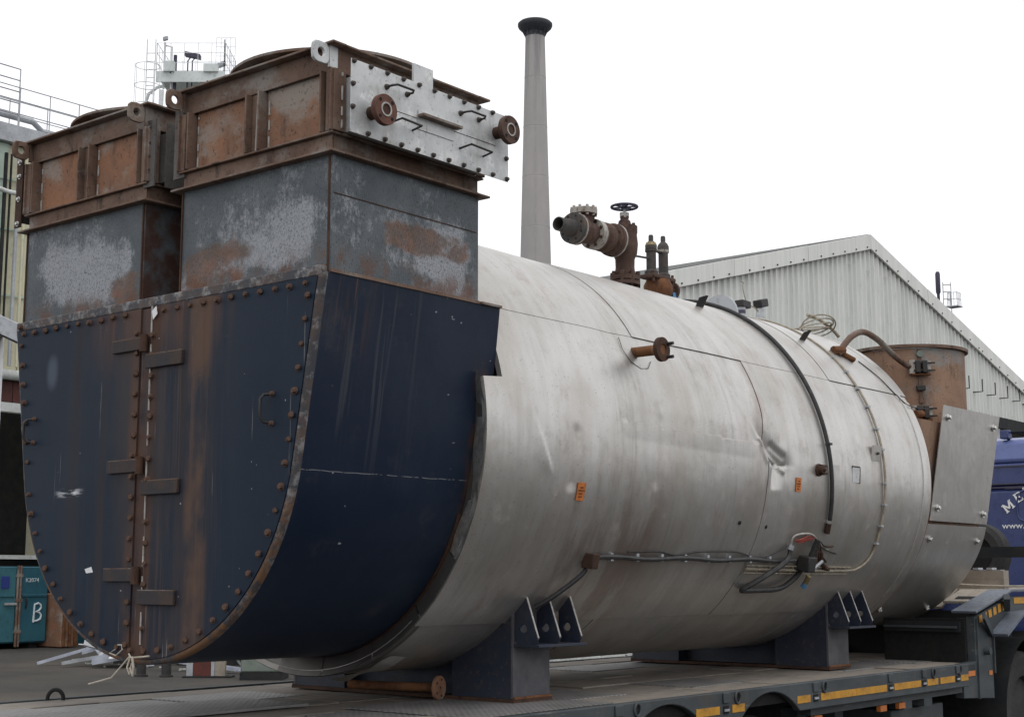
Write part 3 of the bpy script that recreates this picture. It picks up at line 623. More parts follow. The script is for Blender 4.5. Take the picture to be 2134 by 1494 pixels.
def odds():
    t = thing('striped_barrier', 'red barrier board with white end stripes seen under the boiler', 'barrier', (-13.4, 11.1, 0))
    ux = Vector((.78, .62, 0)); c = Vector((-13.35, 11.15, 0))
    for k, (a0, a1, m_) in enumerate(((-.30, -.19, 'galv'), (-.188, .10, 'red'), (.102, .165, 'galv'), (.167, .34, 'timber'))):
        part('board', MB().obox(c+ux*(a0+a1)/2+Vector((0, 0, .28)), ux*(a1-a0)/2, Vector((-.62, .78, 0))*.04, (0, 0, .26)), m_, t, bevel=.006)
    part('foot', MB().obox(c+ux*.06+Vector((0, 0, .012)), ux*.4, Vector((-.62, .78, 0))*.16, (0, 0, .012)), 'greydark', t)
    t = thing('steel_cabinet', 'pale grey green cabinet on a dark base seen under the boiler', 'cabinet', (-12.3, 11.5, 0)); c = Vector((-12.3, 11.5, 0))
    part('base', MB().obox(c+Vector((0, 0, .06)), ux*.34, Vector((-.62, .78, 0))*.3, (0, 0, .06)), 'greydark', t)
    part('body', MB().obox(c+Vector((0, 0, .5)), ux*.33, Vector((-.62, .78, 0))*.3, (0, 0, .38)), 'greenbox', t, bevel=.03)
    for s in (-.18, .17): part('hinge', MB().obox(c+ux*s+Vector((.62, -.78, 0))*.305+Vector((0, 0, .4)), ux*.012, Vector((-.62, .78, 0))*.008, (0, 0, .09)), 'galv', t)
    part('hose', MB().tube([c+ux*-.36+Vector((0, 0, .2+.0))]+[c+ux*(-.38-.1*math.sin(a))+Vector((0, 0, .45-.2*math.cos(a))) for a in (.4, 1.0, 1.6, 2.3, 3.0)], .02, 6), 'galv', t)
    for k, (x, y, lab) in enumerate(((-14.3, 10.6, 'short black bollard stub left of the barrier under the boiler'), (-13.9, 10.8, 'short black bollard stub nearest the barrier under the boiler'))):
        tag(part('bollard_stub', MB().lathe((x, y, 0), (0, 0, 1), [(.11, 0), (.11, .03), (.08, .04), (.075, .42), (.06, .45)], 14), 'blacksteel', org=(x, y, 0)), lab, 'bollard', 'bollard stubs')
    t = thing('pallet_stack', 'low dark pallet stack between the barrier and the cabinet', 'pallet', (-15.6, 14.0, 0)); c = Vector((-15.6, 14.0, 0))
    for j in range(3):
        for k in range(5): part('plank', MB().obox(c+ux*(-1.2+k*.6)*.9+Vector((0, 0, .13+j*.16)), ux*.22, Vector((-.62, .78, 0))*.5, (0, 0, .012)), 'greydark', t)
        for k in (-1, 0, 1): part('bearer', MB().obox(c+Vector((-.62, .78, 0))*k*.42+Vector((0, 0, .06+j*.16)), ux*1.25, Vector((-.62, .78, 0))*.05, (0, 0, .055)), 'greydark', t)
odds()

# ================================================================== THE BOILER
ZA, RS = 2.35, 1.25
boiler = thing('boiler', 'big aluminium clad industrial boiler with navy smokebox on a low trailer', 'boiler', BO)
def cp(th, y, r=RS): return Vector((r*math.cos(R(th)), y, ZA+r*math.sin(R(th))))
def seg_d(px, py, a, b):
    ax, ay = a; bx, by = b; dx, dy = bx-ax, by-ay; L2 = dx*dx+dy*dy; t = max(0, min(1, ((px-ax)*dx+(py-ay)*dy)/L2))
    qx, qy = ax+dx*t, ay+dy*t; s = (px-ax)*dy-(py-ay)*dx
    return math.hypot(px-qx, py-qy), (1 if s > 0 else -1), t
def dent(th, y):
    s = RS*R(th); d = 0.0
    d += .0022*math.sin(2.1*y+1.3*s)*math.sin(3.3*s+.7)+.0016*math.sin(5.3*y+2.0*s+1)
    if -1.0 < s < .9 and y > 3.3 and y < 4.4:
        # the big dent with its sharp fold
        T = 0.0
        if -.03 < s < .42: T = ((.42-s)/.45)**1.05
        elif -.18 < s <= -.03: T = ((s+.18)/.15)
        yc = 3.55+(.42-s)*.76 if s > -.03 else 3.892-.10*(-.03-s)
        e = y-yc; w = (.04 if e < 0 else .12)*(1 if s > -.03 else .7)
        d -= .060*T*math.exp(-(e/w)**2)
        d += .012*max(0, 1-abs(e+.07)/.05)*T
        q, sg, t = seg_d(y, s, (3.70, .13), (4.00, -.06)); d += .012*max(0, 1-q/.028)
        q, sg, t = seg_d(y, s, (3.88, .10), (4.00, .03)); d -= .010*max(0, 1-q/.03)
        d += .012*math.exp(-((y-4.02)/.05)**2-((s-.08)/.07)**2)-.010*math.exp(-((y-4.08)/.05)**2-((s+.02)/.09)**2)
    if y < 1.9:
        q, sg, t = seg_d(y, s, (1.42, .14), (1.56, -.12)); d += .005*max(0, 1-q/.10)*(1 if sg > 0 else -.6)
        q, sg, t = seg_d(y, s, (1.80, .02), (1.78, -.24)); d -= .010*max(0, 1-q/.06)
    if 2.2 < y < 3.75:
        q, sg, t = seg_d(y, s, (2.28, .125), (3.62, .10)); d += .008*max(0, 1-q/.10)*(1 if sg > 0 else -1)
        q, sg, t = seg_d(y, s, (2.62, .15), (2.56, -.2)); d -= .006*max(0, 1-q/.05)
    if 1.8 < y < 2.6 and s > .3: d -= .008*math.exp(-((y-2.35)/.12)**2-((s-.62)/.14)**2)
    return d
def lin(a, b, n): return [a+(b-a)*i/n for i in range(n+1)]
core = part('shell', MB().lathe((0, 1.1, ZA), (0, 1, 0), [(1.0, 0), (1.13, .001), (1.13, 5.1), (1.0, 5.101)], 72), 'gap', boiler)
ycols = [1.06, 2.572, 3.80, 5.02, 6.29]; rows = [(31.2, 148.8), (-50.9, 31.2), (-129.1, -50.9), (148.8, 230.9)]
for ci in range(4):
    for ri, (t0, t1) in enumerate(rows):
        vis = ri in (0, 1); y0, y1 = ycols[ci], ycols[ci+1]; gy, gt = .0022, .10
        off = (.0035 if (ci+ri) % 2 else 0.0)+(.003 if ri == 0 else (-.006 if ri == 2 else 0))
        ths = lin(t0+gt, t1-gt, 150 if ri == 1 else (64 if ri == 0 else 24)); ys = lin(y0+gy, y1-gy, 120 if ri == 1 else (20 if vis else 8))
        def f(y, th, off=off, y0=y0, y1=y1):
            if ci == 0 and 11.5 < th < 26: y = 1.207+(y-y0)*(y1-1.207)/(y1-y0)      # notched round the smokebox flap
            return cp(th, y, RS+off+dent(th, y))
        mb = MB(); mb.grid(f, ys, ths); k = len(ths); n = len(ys)
        # turned-in edges give the sheet its thickness
        ed = [i*k for i in range(n)]+[(n-1)*k+j for j in range(1, k)]+[i*k+k-1 for i in range(n-2, -1, -1)]+[j for j in range(k-2, 0, -1)]
        o = len(mb.v)
        for e in ed:
            v = Vector(mb.v[e]); c = Vector((0, v.y, ZA)); mb.v.append(tuple(v+(c-v).normalized()*.03))
        m_ = len(ed); mb.f += [(ed[i], ed[(i+1) % m_], o+(i+1) % m_, o+i) for i in range(m_)]
        part('cladding_sheet', mb, 'clad', boiler, smooth=50)
for y in (6.16,):
    part('rear_band', MB().lathe((0, y, ZA), (0, 1, 0), [(RS, -.018), (RS+.009, -.016), (RS+.009, .016), (RS, .018)], 96, False), 'clad', boiler)
# front and rear closing rings
part('end_ring', (lambda m_: m_.grid(lambda th, k: cp(th, *((1.125, .95), (1.118, 1.07), (1.062, 1.246), (1.066, 1.25), (1.10, 1.25))[k]), lin(-191.5, 11.5, 110), [0, 1, 2, 3, 4]))(MB()), 'ring', boiler)
part('end_ring', MB().lathe((0, 6.30, ZA), (0, 1, 0), [(.9, 0), (1.25, 0), (1.25, -.03)], 96, False), 'rust', boiler)
mb = MB()                                        # loose crumpled edge strip by the smokebox
ths = lin(-31, 13, 60)
mb.grid(lambda th, r: cp(th, 1.085-.035*r+.014*math.sin(th*.42)*math.sin(th*.17+1)*r, 1.165+.083*r+.012*math.sin(th*.31)*(1-r)), ths, [0, .35, .7, 1.0])
part('bent_edge_strip', mb, 'boltbright', boiler)
mb = MB()
for a0, a1 in ((-48, -31.4), (-66, -48.4), (-84, -66.4), (-100, -84.4)):
    mb = MB(); mb.grid(lambda th, r: cp(th, 1.108-.055*r, 1.085+.158*r), lin(a0, a1, 10), [0, .5, 1.0]); part('edge_trim', mb, 'ring', boiler)
mb = MB()
mb.grid(lambda th, r: cp(th, 1.12+.10*r+.02*math.sin(th*.5), 1.262+.012*r*math.sin(th*.35)+.01*r), lin(-86, -63, 24), [0, .5, 1.0]); part('bent_edge_strip', mb, 'clad2', boiler)

# ---- smokebox
def uprof(off=0.0, n=36):
    xt, zt, r, c = 1.21-off, 2.955, 1.08-off, 2.29
    d = math.hypot(xt, zt-c); b = math.atan2(zt-c, xt)-math.acos(r/d)
    right = [(xt, zt)]+[(xt+(r*math.cos(b)-xt)*k/8, zt+(c+r*math.sin(b)-zt)*k/8) for k in range(1, 8)]
    arc = [(r*math.cos(b+(-math.pi/2-b)*k/n), c+r*math.sin(b+(-math.pi/2-b)*k/n)) for k in range(n+1)]
    rh = right+arc; return rh+[(-x, z) for x, z in reversed(rh[:-1])]
PU = uprof()
mb = MB(); ys = [.03, .30, .60, .90, 1.115]
def skp(i, y, k=0.0):
    x, z = PU[i]; w = min(1, abs(x)/1.05)*(1-max(0, min(1, (z-2.3)/.65))); q = 1+(.045*w)*y/1.1+k
    return (x*q, y, 2.29+(z-2.29)*q)
mb.grid(lambda y, i: skp(i, y), ys, list(range(len(PU))))
skin = part('smokebox', mb, 'side', boiler, smooth=40)
part('top_plate', MB().box(-1.205, 1.205, .03, 1.2, 2.935, 2.955), 'duct', skin)
part('rust_lip', (lambda m_: m_.grid(lambda y, i: skp(i, y, .004), [1.06, 1.08, 1.118], list(range(12, len(PU)-12))))(MB()), 'rustdark', skin)
for s in (1, -1):
    x0, z0, x1, z1 = 1.214, 2.957, 1.152, 2.60
    fa = [(1.208, 1.05, 2.957), (1.209, 1.212, 2.957), (1.192, 1.208, 2.78), (1.172, 1.204, 2.60), (1.170, 1.05, 2.60), (1.190, 1.05, 2.78)]
    vv = [(s*x, y, z) for x, y, z in fa]; vv += [(x+s*.0025, y, z) for x, y, z in vv]
    part('side_flap', MB().add(vv, [(0, 1, 2, 5), (5, 2, 3, 4), (6, 11, 8, 7), (11, 10, 9, 8), (1, 7, 8, 2), (2, 8, 9, 3), (3, 9, 10, 4), (0, 6, 7, 1)]), 'side', skin, smooth=60)
part('top_edge_angle', MB().box(.0, 1.225, 1.06, 1.214, 2.958, 2.97), 'rustframe', skin)
mb = MB(); sec = [(.024, -.003), (.012, -.003), (.004, .003), (.0, .012), (-.001, .032)]
P_ = [uprof(o) for o, y in sec]
mb.grid(lambda j, i: (P_[j][i][0], sec[j][1], P_[j][i][1]), range(len(sec)), list(range(len(PU))))
part('worn_rim', mb, 'rim', skin, smooth=60)
part('top_flange', MB().box(-1.2, 1.2, -.004, .05, 2.935, 2.985), 'rim', skin, bevel=.006)
part('top_flange', MB().box(1.2, 1.216, .045, 1.05, 2.957, 2.972), 'rustframe', skin)
def dpoly(sgn, xc, off=.026, top=2.934):
    pr = uprof(off); pts = []
    for x, z in pr[:len(pr)//2+1]:
        if x >= xc*1.0: pts.append((x, min(z, top)))
    r = 1.08-off; pts.append((xc, 2.29-math.sqrt(r*r-xc*xc))); pts.append((xc, top))
    return [(sgn*x, z) for x, z in pts]
doorR = part('smokebox_door', MB().prism(dpoly(1, .014), (0, -.008, 0), (1, 0, 0), (0, 0, 1), (0, .03, 0)), 'door', boiler, smooth=0, label='right hand navy door streaked with brown rust')
doorL = part('smokebox_door', MB().prism(dpoly(-1, .083), (0, -.008, 0), (1, 0, 0), (0, 0, 1), (0, .03, 0)), 'door', boiler, smooth=0, label='left hand navy door')
part('centre_strip', MB().box(-.079, .011, .0, .02, 1.235, 2.93), 'door', skin)
mb = MB()
for k in range(9):
    z = 1.30+k*.185; mb.beam((.012, -.012, z+random.uniform(0, .03)), (.012, -.012, z+.14+random.uniform(-.03, .03)), .006, .006)
part('sealant_bead', mb, 'weld', skin, smooth=0)
BOLT = shared('bolt', hexbolt(.013, .022, 1.45), 'bolt'); BOLTD = shared('bolt_dark', hexbolt(.0095, .016, 1.3), 'boltdark'); BOLTB = shared('bolt_bright', hexbolt(.02, .03, 1.5), 'boltbright')
def put_bolt(par, x, z, y=-.008): inst('bolt', BOLT, par, (x+random.uniform(-.003, .003), y, z+random.uniform(-.003, .003)), (R(90), 0, random.uniform(0, 1)), random.uniform(.72, 1.0))
x = 1.11
while x > .05: put_bolt(doorR, x, 2.906); x -= .101
x = -1.11
while x < -.12: put_bolt(doorL, x, 2.912); x += .1
pr = uprof(.062, 200); acc = 0; last = None
for (xa, za), (xb, zb) in zip(pr[:-1], pr[1:]):
    L = math.hypot(xb-xa, zb-za); acc += L
    if acc > .106: acc = 0; put_bolt(doorR if xb > -.03 else doorL, xb, zb)
for k in range(16):
    z = 2.81-k*.1005
    if not any(abs(z-h) < .045 for h in (2.755, 2.155, 1.63)): put_bolt(doorL, -.104, z)
    if not any(abs(z-h) < .04 for h in (2.66, 2.045, 1.52)): put_bolt(doorR, .022, z-.02)
for z in (2.755, 2.155, 1.63):
    h = part('hinge', MB().box(-.29, -.035, -.024, -.009, z-.030, z+.030), 'hinge', doorL, bevel=.003); part('hinge_top_rust', MB().box(-.289, -.04, -.023, -.010, z+.0305, z+.034), 'rustframe', doorL)
    part('hinge', MB().cyl((-.030, -.024, z-.042), (-.030, -.024, z+.042), .020, n=14), 'rustdark', doorL)
for z in (2.66, 2.045, 1.525):
    part('hinge', MB().box(-.012, .268, -.026, -.009, z-.033, z+.033), 'hinge', doorR, bevel=.003)
    part('hinge_top_rust', MB().box(-.010, .266, -.025, -.010, z+.0335, z+.037), 'rustframe', doorR)
for x, z0, z1, d in ((.895, 2.298, 2.432, doorR), (-.983, 2.32, 2.445, doorL)):
    part('handle', MB().tube([(x+.01, -.008, z1), (x-.005, -.045, z1-.006), (x-.012, -.058, z1-.025), (x-.012, -.058, z0+.025), (x-.005, -.045, z0+.006), (x+.01, -.008, z0)], .007, 8), 'blacksteel', d)
    for z in (z0, z1): inst('bolt', BOLT, d, (x+.012, -.008, z), TO_NY, .75)
part('paper_tag', MB().prism([(-.02, 2.88), (.012, 2.90), (.022, 2.86), (-.01, 2.835)], (.04, -.02, .03), (1, 0, 0), (0, 0, 1), (0, .003, 0)), 'white', doorR, smooth=0)
part('paint_chip', MB().prism([(-.035, 0), (.02, .012), (.035, -.015), (-.02, -.02)], (-.43, -.0095, 1.66), (1, 0, 0), (0, 0, 1), (0, .001, 0)), 'white', doorL, smooth=0)
# rope tied round the bottom
rp = part('rope_tie', MB().tube([(-.06, -.02, 1.26), (-.01, -.045, 1.245), (.05, -.03, 1.25), (.11, -.03, 1.256)], .0045, 6).tube([(-.02, -.04, 1.25), (-.03, -.05, 1.20), (-.01, -.05, 1.17), (.0, -.045, 1.22)], .005, 6).tube([(-.02, -.045, 1.25), (-.12, -.07, 1.15), (-.18, -.08, 1.135), (-.26, -.10, 1.115)], .004, 6).tube([(.0, -.045, 1.25), (.02, -.05, 1.20), (.015, -.05, 1.165), (-.005, -.05, 1.2)], .006, 6).tube([(-.17, -.015, 1.28), (-.2, -.03, 1.26), (-.15, -.03, 1.25), (-.10, -.03, 1.28), (-.12, -.02, 1.30), (-.15, -.02, 1.30)], .0035, 6), 'rope', skin)

# ---- ducts
ducts = []
for s in (1, -1):
    d = part('duct', MB().box(s*.15, s*1.208, .042, 1.05, 2.955, 3.5), 'duct', boiler, bevel=.006); ducts.append(d)
    for xx in (.158, 1.2): part('corner_weld', MB().beam((s*xx, .04, 2.96), (s*xx, .04, 3.49), .012, .008), 'rustdark', d)
    part('foot_bead', MB().beam((s*.16, .04, 2.99), (s*1.2, .04, 2.985), .012, .014), 'rust', d)
    part('weld_seam', MB().beam((s*1.2085, .06, 3.32), (s*1.2085, 1.03, 3.315), .004, .005), 'rustdark', d)

# ---- hoods (coil casings) on the ducts
def lug(par, x, y, z, mat):
    n = 20; out = []; inn = []
    for i in range(n):
        a = 2*math.pi*i/n; c, s_ = math.cos(a), math.sin(a)
        k = min(1/max(abs(c), abs(s_)), 1.62/(abs(c)+abs(s_))); out.append((.050*c*k, .050*s_*k)); inn.append((.021*c, .021*s_))
    part('lifting_lug', MB().plate_hole(out, inn, (x-.008, y-.045, z), (0, 1, 0), (0, 0, 1), (.016, 0, 0)).box(x-.007, x+.007, y+.008, y+.06, z-.055, z+.055), mat, par, bevel=.003)
def hood(xa, xb, right):
    y0, y1, z0, z1 = .0, 1.09, 3.495, 4.008
    core = part('hood', MB().box(xa+.085, xb-.085, .085, y1-.085, z0+.01, z1-.02), 'rustdark', boiler)
    def beams(z_lo, z_web0, z_web1, z_hi, top):
        nm = 'top_beam' if top else 'bottom_beam'; w = .045
        for k in range(4):
            mb = MB()
            if k in (0, 1):
                ya, sg = (y0, 1) if k == 0 else (y1, -1)
                mb.box(xa, xb, ya, ya+sg*.085, z_lo, z_lo+.011) if not top else mb.box(xa, xb, ya, ya+sg*.085, z_hi-.011, z_hi)
                mb.box(xa+w, xb-w, ya+sg*w, ya+sg*(w+.010), z_web0, z_web1)
                if not top: mb.box(xa+.025, xb-.025, ya+sg*.022, ya+sg*.085, z_web1+.0005, z_web1+.010)
            else:
                xq, sg = (xa, 1) if k == 2 else (xb, -1)
                e = .0012
                mb.box(xq, xq+sg*.085, y0+.087, y1-.087, z_lo+e, z_lo+.011+e) if not top else mb.box(xq, xq+sg*.085, y0+.087, y1-.087, z_hi-.011-e, z_hi-e)
                mb.box(xq+sg*w, xq+sg*(w+.010), y0+.057, y1-.057, z_web0, z_web1)
                if not top: mb.box(xq+sg*.022, xq+sg*.085, y0+.087, y1-.087, z_web1+.0015, z_web1+.011)
            part(nm, mb, 'rustframe', core, bevel=.0025)
    beams(z0, z0+.0115, 3.588, 0, False); beams(0, 3.888, z1-.0115, z1, True)
    W = xb-xa
    for k, (a, b) in enumerate(((.115, .525), (.635, 1.04))):
        pa = part('front_panel', MB().box(xa+a, xb-(W-b), .066, .082, 3.601, 3.90), 'rustpanel', core)
    posts = [(.025, .105), (.53, .63), (1.045, 1.12)]
    for a, b in posts:
        mb = MB(); mb.box(xa+a, xa+a+.010, .012, .075, 3.6, 3.887); mb.box(xa+b-.010, xa+b, .012, .075, 3.6, 3.887); mb.box(xa+a+.0102, xa+b-.0102, .052, .062, 3.6, 3.887)
        part('post', mb, 'rustframe', core, bevel=.002)
        mb = MB(); mb.beam((xa+(a+b)/2-.004, .049, 3.61), (xa+(a+b)/2+.004, .049, 3.86), .010, .004, (0, 1, 0)); part('weld_streak', mb, 'weld', core, smooth=0)
        mb = MB(); z = 3.61
        while z < 3.86:
            L = random.uniform(.03, .07); mb.beam((xa+b+.022, .062, z), (xa+b+.022, .062, min(z+L, 3.87)), .008, .004, (0, 1, 0)); z += L+random.uniform(.02, .05)
        part('sealant_bead', mb, 'weld', core, smooth=0)
    # ring flange on top
    cx, cy = (xa+xb)/2, (y0+y1)/2
    part('ring_flange', MB().lathe((cx, cy, z1-.004), (0, 0, 1), [(.455, 0), (.455, .055), (.515, .055), (.515, .068), (.44, .068), (.44, 0)], 72, False), 'rustframe', core)
    part('hood_top', MB().plate_hole([(.50*math.cos(a)*1.02/max(abs(math.cos(a)), abs(math.sin(a))), .47*math.sin(a)/max(abs(math.cos(a)), abs(math.sin(a)))) for a in [2*math.pi*(i+.5)/48 for i in range(48)]],
        [(.45*math.cos(2*math.pi*(i+.5)/48), .45*math.sin(2*math.pi*(i+.5)/48)) for i in range(48)], (cx, cy, z1-.03), (1, 0, 0), (0, 1, 0), (0, 0, .012)), 'rustframe', core, smooth=0)
    for x, m_ in ((xa+.05, 'rustframe' if right else 'rustframe'), (xb-.05, 'zinc' if right else 'rustframe')): lug(core, x, .012, z1-.058, m_)
    # side faces: post + recessed panel + bolted zinc access plate
    for side, sx in ((xb, 1), (xa, -1)):
        part('side_panel', MB().box(side-sx*.068, side-sx*.084, .09, y1-.09, 3.6, 3.9), 'ring', core)
        for ya, yb in ((.025, .095), (y1-.095, y1-.025)):
            mb = MB(); mb.box(side-sx*.014, side-sx*.024, ya, yb, 3.6, 3.887); mb.box(side-sx*.0242, side-sx*.07, ya, ya+.010, 3.6, 3.887); mb.box(side-sx*.0242, side-sx*.07, yb-.010, yb, 3.6, 3.887); part('post', mb, 'rustframe', core, bevel=.002)
        outer = (sx > 0) == right
        xp = side+sx*(.075 if outer else .03)
        part('plate_frame', MB().box(side-sx*.06, xp-sx*.004, .105, y1-.1, 3.605, 3.86), 'zinc' if sx > 0 and right else 'dullgrey', core)
        pl = part('access_plate', MB().box(xp-sx*.003, xp, .04 if outer else .1, 1.14 if outer else 1.0, 3.575, 3.914), 'zinc' if (right and sx > 0) else 'dullgrey', core, bevel=.001)
        if not outer:
            part('plate_edge', MB().box(xp-sx*.09, xp-sx*.004, .035, .045, 3.57, 3.92), 'dullgrey', core)
            for zz in (3.6, 3.66, 3.73, 3.80, 3.88): inst('bolt', BOLTD, core, (xp-sx*.045, .034, zz), TO_NY, .55)
        if right and sx > 0: zinc_face(core, xp)
        if (not right) and sx < 0:
            part('plate_edge', MB().box(xp-.004, xp+.055, .03, .038, 3.54, 3.93), 'rustdark', core)
            for zz in (3.56, 3.7, 3.83, 3.91): inst('bolt', BOLTB, core, (xp+.03, .029, zz), TO_NY, .5)
def zinc_face(core, xp):
    for k in range(11):
        inst('bolt', BOLTD, core, (xp, .055+k*.1065, 3.905), TO_PX)
        if k: inst('bolt', BOLTD, core, (xp, .04+k*.1085, 3.588), TO_PX)
    for z in (3.798, 3.692): inst('bolt', BOLTD, core, (xp, .05, z), TO_PX); inst('bolt', BOLTD, core, (xp, 1.12, z), TO_PX)
    def hd(ya, yb, z, drop):
        part('handle', MB().tube([(xp, ya, z), (xp+.04, ya, z+.0), (xp+.055, ya+.02, z-drop), (xp+.055, yb-.01, z-drop), (xp+.04, yb, z), (xp, yb, z)], .0055, 6), 'blacksteel', core)
        for y in (ya, yb): inst('bolt', BOLTD, core, (xp, y, z), TO_PX, 1.1)
    hd(.264, .40, 3.838, -.005); hd(.775, .91, 3.842, -.005)
    for ya, yb, z in ((.29, .44, 3.675), (.77, .945, 3.665)):
        part('handle', MB().tube([(xp, ya, z), (xp+.06, ya+.02, z+.015), (xp+.06, yb, z+.01), (xp, yb, z)], .0055, 6), 'blacksteel', core)
    part('bracket_plate', MB().box(xp+.001, xp+.005, .475, .725, 3.69, 3.782), 'zinc', core)
    part('bracket_shelf', MB().box(xp+.0055, xp+.045, .47, .745, 3.748, 3.760), 'rustframe', core)
    part('plate_seam', MB().box(xp+.0005, xp+.002, .22, 1.04, 3.7405, 3.7425), 'rustdark', core, smooth=0)
    part('top_tab', MB().box(xp-.016, xp-.004, .45, .583, 3.9, 4.006), 'zinc', core)
    for y, z, L, m_ in ((.168, 3.688, .095, 'rustred'), (1.045, 3.807, .095, 'rustvalve')):
        ns = part('pipe_stub', MB().cyl((xp-.02, y, z), (xp+L, y, z), .031, n=20), 'rustdark', core)
        n = 28; c = (xp+L-.025, y, z)
        out = [(.071*math.cos(2*math.pi*i/n), .071*math.sin(2*math.pi*i/n)) for i in range(n)]; inn = [(.026*math.cos(2*math.pi*i/n), .026*math.sin(2*math.pi*i/n)) for i in range(n)]
        part('pipe_flange', MB().plate_hole(out, inn, c, (0, 1, 0), (0, 0, 1), (.027, 0, 0)), m_, core, bevel=.002)
        part('flange_face', MB().plate_hole([(a*.47, b*.47) for a, b in out], inn, (c[0]+.0275, y, z), (0, 1, 0), (0, 0, 1), (.003, 0, 0)), 'weld', core)
        part('bore', MB().cyl((c[0]-.02, y, z), (c[0]+.01, y, z), .0265, n=20), 'rustdark', core)
        for i in range(4):
            a = math.pi/4+i*math.pi/2; part('bolt_hole', MB().cyl((c[0]+.0272, y+.053*math.cos(a), z+.053*math.sin(a)), (c[0]+.0285, y+.053*math.cos(a), z+.053*math.sin(a)), .0085, n=12), 'gap', core)
hood(.105, 1.25, True); hood(-1.25, -.105, False)

# ---- rear smokebox, flues
PB = PU
mb = MB(); PB = [p for p in PB if p[1] < 2.87]
mb.grid(lambda y, i: (PB[i][0]*.97, y, 2.29+(PB[i][1]-2.29)*.97), [6.29, 6.9, 7.72], list(range(len(PB))))
rear = part('rear_smokebox', mb, 'flue', boiler, smooth=40)
part('rear_plate', MB().prism([(x*.97, 2.29+(z-2.29)*.97) for x, z in PB], (0, 7.72, 0), (1, 0, 0), (0, 0, 1), (0, .02, 0)), 'rust', rear, smooth=0)
part('rear_top', MB().box(-1.13, 1.13, 6.3, 7.72, 2.79, 2.82), 'flue', rear)
half = PU[:len(PU)//2+1]
def wrap(pts, ya, yb, s, name, off=.012):
    mb = MB(); n = len(pts); nz = [(p[0]*(1+off/1.1), 2.29+(p[1]-2.29)*(1+off/1.1)) for p in pts]
    vs = [(s*x, ya(i), z) for i, (x, z) in enumerate(nz)]+[(s*x, yb(i), z) for i, (x, z) in enumerate(nz)]
    vs += [(s*x*.994, y, 2.29+(z-2.29)*.994) for x, y, z in vs]; o = 2*n
    vs = [(abs(v[0])*s, v[1], v[2]) for v in vs]
    fs = []
    for i in range(n-1): fs += [(i, i+1, n+i+1, n+i), (o+i, o+n+i, o+n+i+1, o+i+1), (i, o+i, o+i+1, i+1), (n+i, n+i+1, o+n+i+1, o+n+i)]
    fs += [(0, n, o+n, o), (n-1, o+n-1, o+2*n-1, 2*n-1)]
    return part(name, mb.add(vs, fs), 'clad2', rear, smooth=30)
up = [p for p in half if p[1] > 2.05]+[(1.055, 2.06)]; lowp = [p for p in half if p[1] <= 2.035]
for s in (1, -1):
    wrap(up, lambda i: 6.66, lambda i: 7.82, s, 'clad_panel'); wrap([(1.05, 2.035)]+lowp, lambda i: 6.36+.24*max(0, 1-i/7), lambda i: 7.82, s, 'clad_panel')
BX = BOLTB
for y, z in ((6.76, 2.87), (7.70, 2.86), (6.76, 2.16), (7.70, 2.14)):
    x = 1.064+(z-2.107)*(1.21-1.064)/(2.955-2.107); inst('bolt', BX, rear, (x+.014, y, z), TO_PX, .95)
for y, a in ((6.72, -20), (7.68, -20), (6.72, -58), (7.64, -58)):
    inst('bolt', BX, rear, (1.093*math.cos(R(a)), y, 2.29+1.093*math.sin(R(a))), (0, R(90-a), 0), .95)
for s in (1, -1):
    c = Vector((s*.68, 7.2, 2.93)); fl = part('flue_outlet', MB().lathe(c, (0, 0, 1), [(.475, -.12), (.475, .53), (.455, .53), (.455, -.12)], 64, False), 'flue', boiler)
    part('rim_flange', MB().lathe(c, (0, 0, 1), [(.475, .535), (.505, .535), (.505, .56), (.45, .56), (.45, .535)], 64, False), 'rustframe', fl)
    if s > 0:
        dr = Vector((.60, -.80, 0)); q = c+dr*.475
        part('angle_strap', MB().beam(q+Vector((0, 0, .08))+dr*.006, q+Vector((0, 0, .52))+dr*.006, .03, .012, dr), 'rustframe', fl)
        part('junction_box', MB().cyl(q+dr*.005+Vector((0, 0, .48)), q+dr*.03+Vector((0, 0, .48)), .026, n=12), 'greenbox', fl)
        sd = Vector((.80, .60, 0))
        for zz, k in ((.37, 0), (.0, 1)):
            b = q+dr*.03+Vector((0, 0, zz)); part('clamp_plate', MB().obox(b-sd*.07, sd*.022, dr*.02, (0, 0, .055)), 'whiteflange', fl)
            part('clamp_plate', MB().obox(b+sd*.06, sd*.018, dr*.02, (0, 0, .045)), 'whiteflange', fl)
            for j in (-.02, .02): part('clamp_block', MB().obox(b+sd*(j*1.4)+dr*.015, sd*.02, dr*.03, (0, 0, .05)), 'blacksteel', fl, bevel=.006)
            for j in (-.03, .03):
                part('clamp_bolt', MB().cyl(b-sd*.06+dr*.03+Vector((0, 0, j)), b+sd*.11+dr*.03+Vector((0, 0, j)), .007, n=8), 'blacksteel', fl)
            part('clamp_foot', MB().obox(b+Vector((0, 0, -.062)), sd*.075, dr*.022, (0, 0, .005)), 'rust', fl)
        part('clip', MB().obox(q+dr*.02+Vector((0, 0, .2)), sd*.035, dr*.016, (0, 0, .022)), 'blacksteel', fl, bevel=.006)
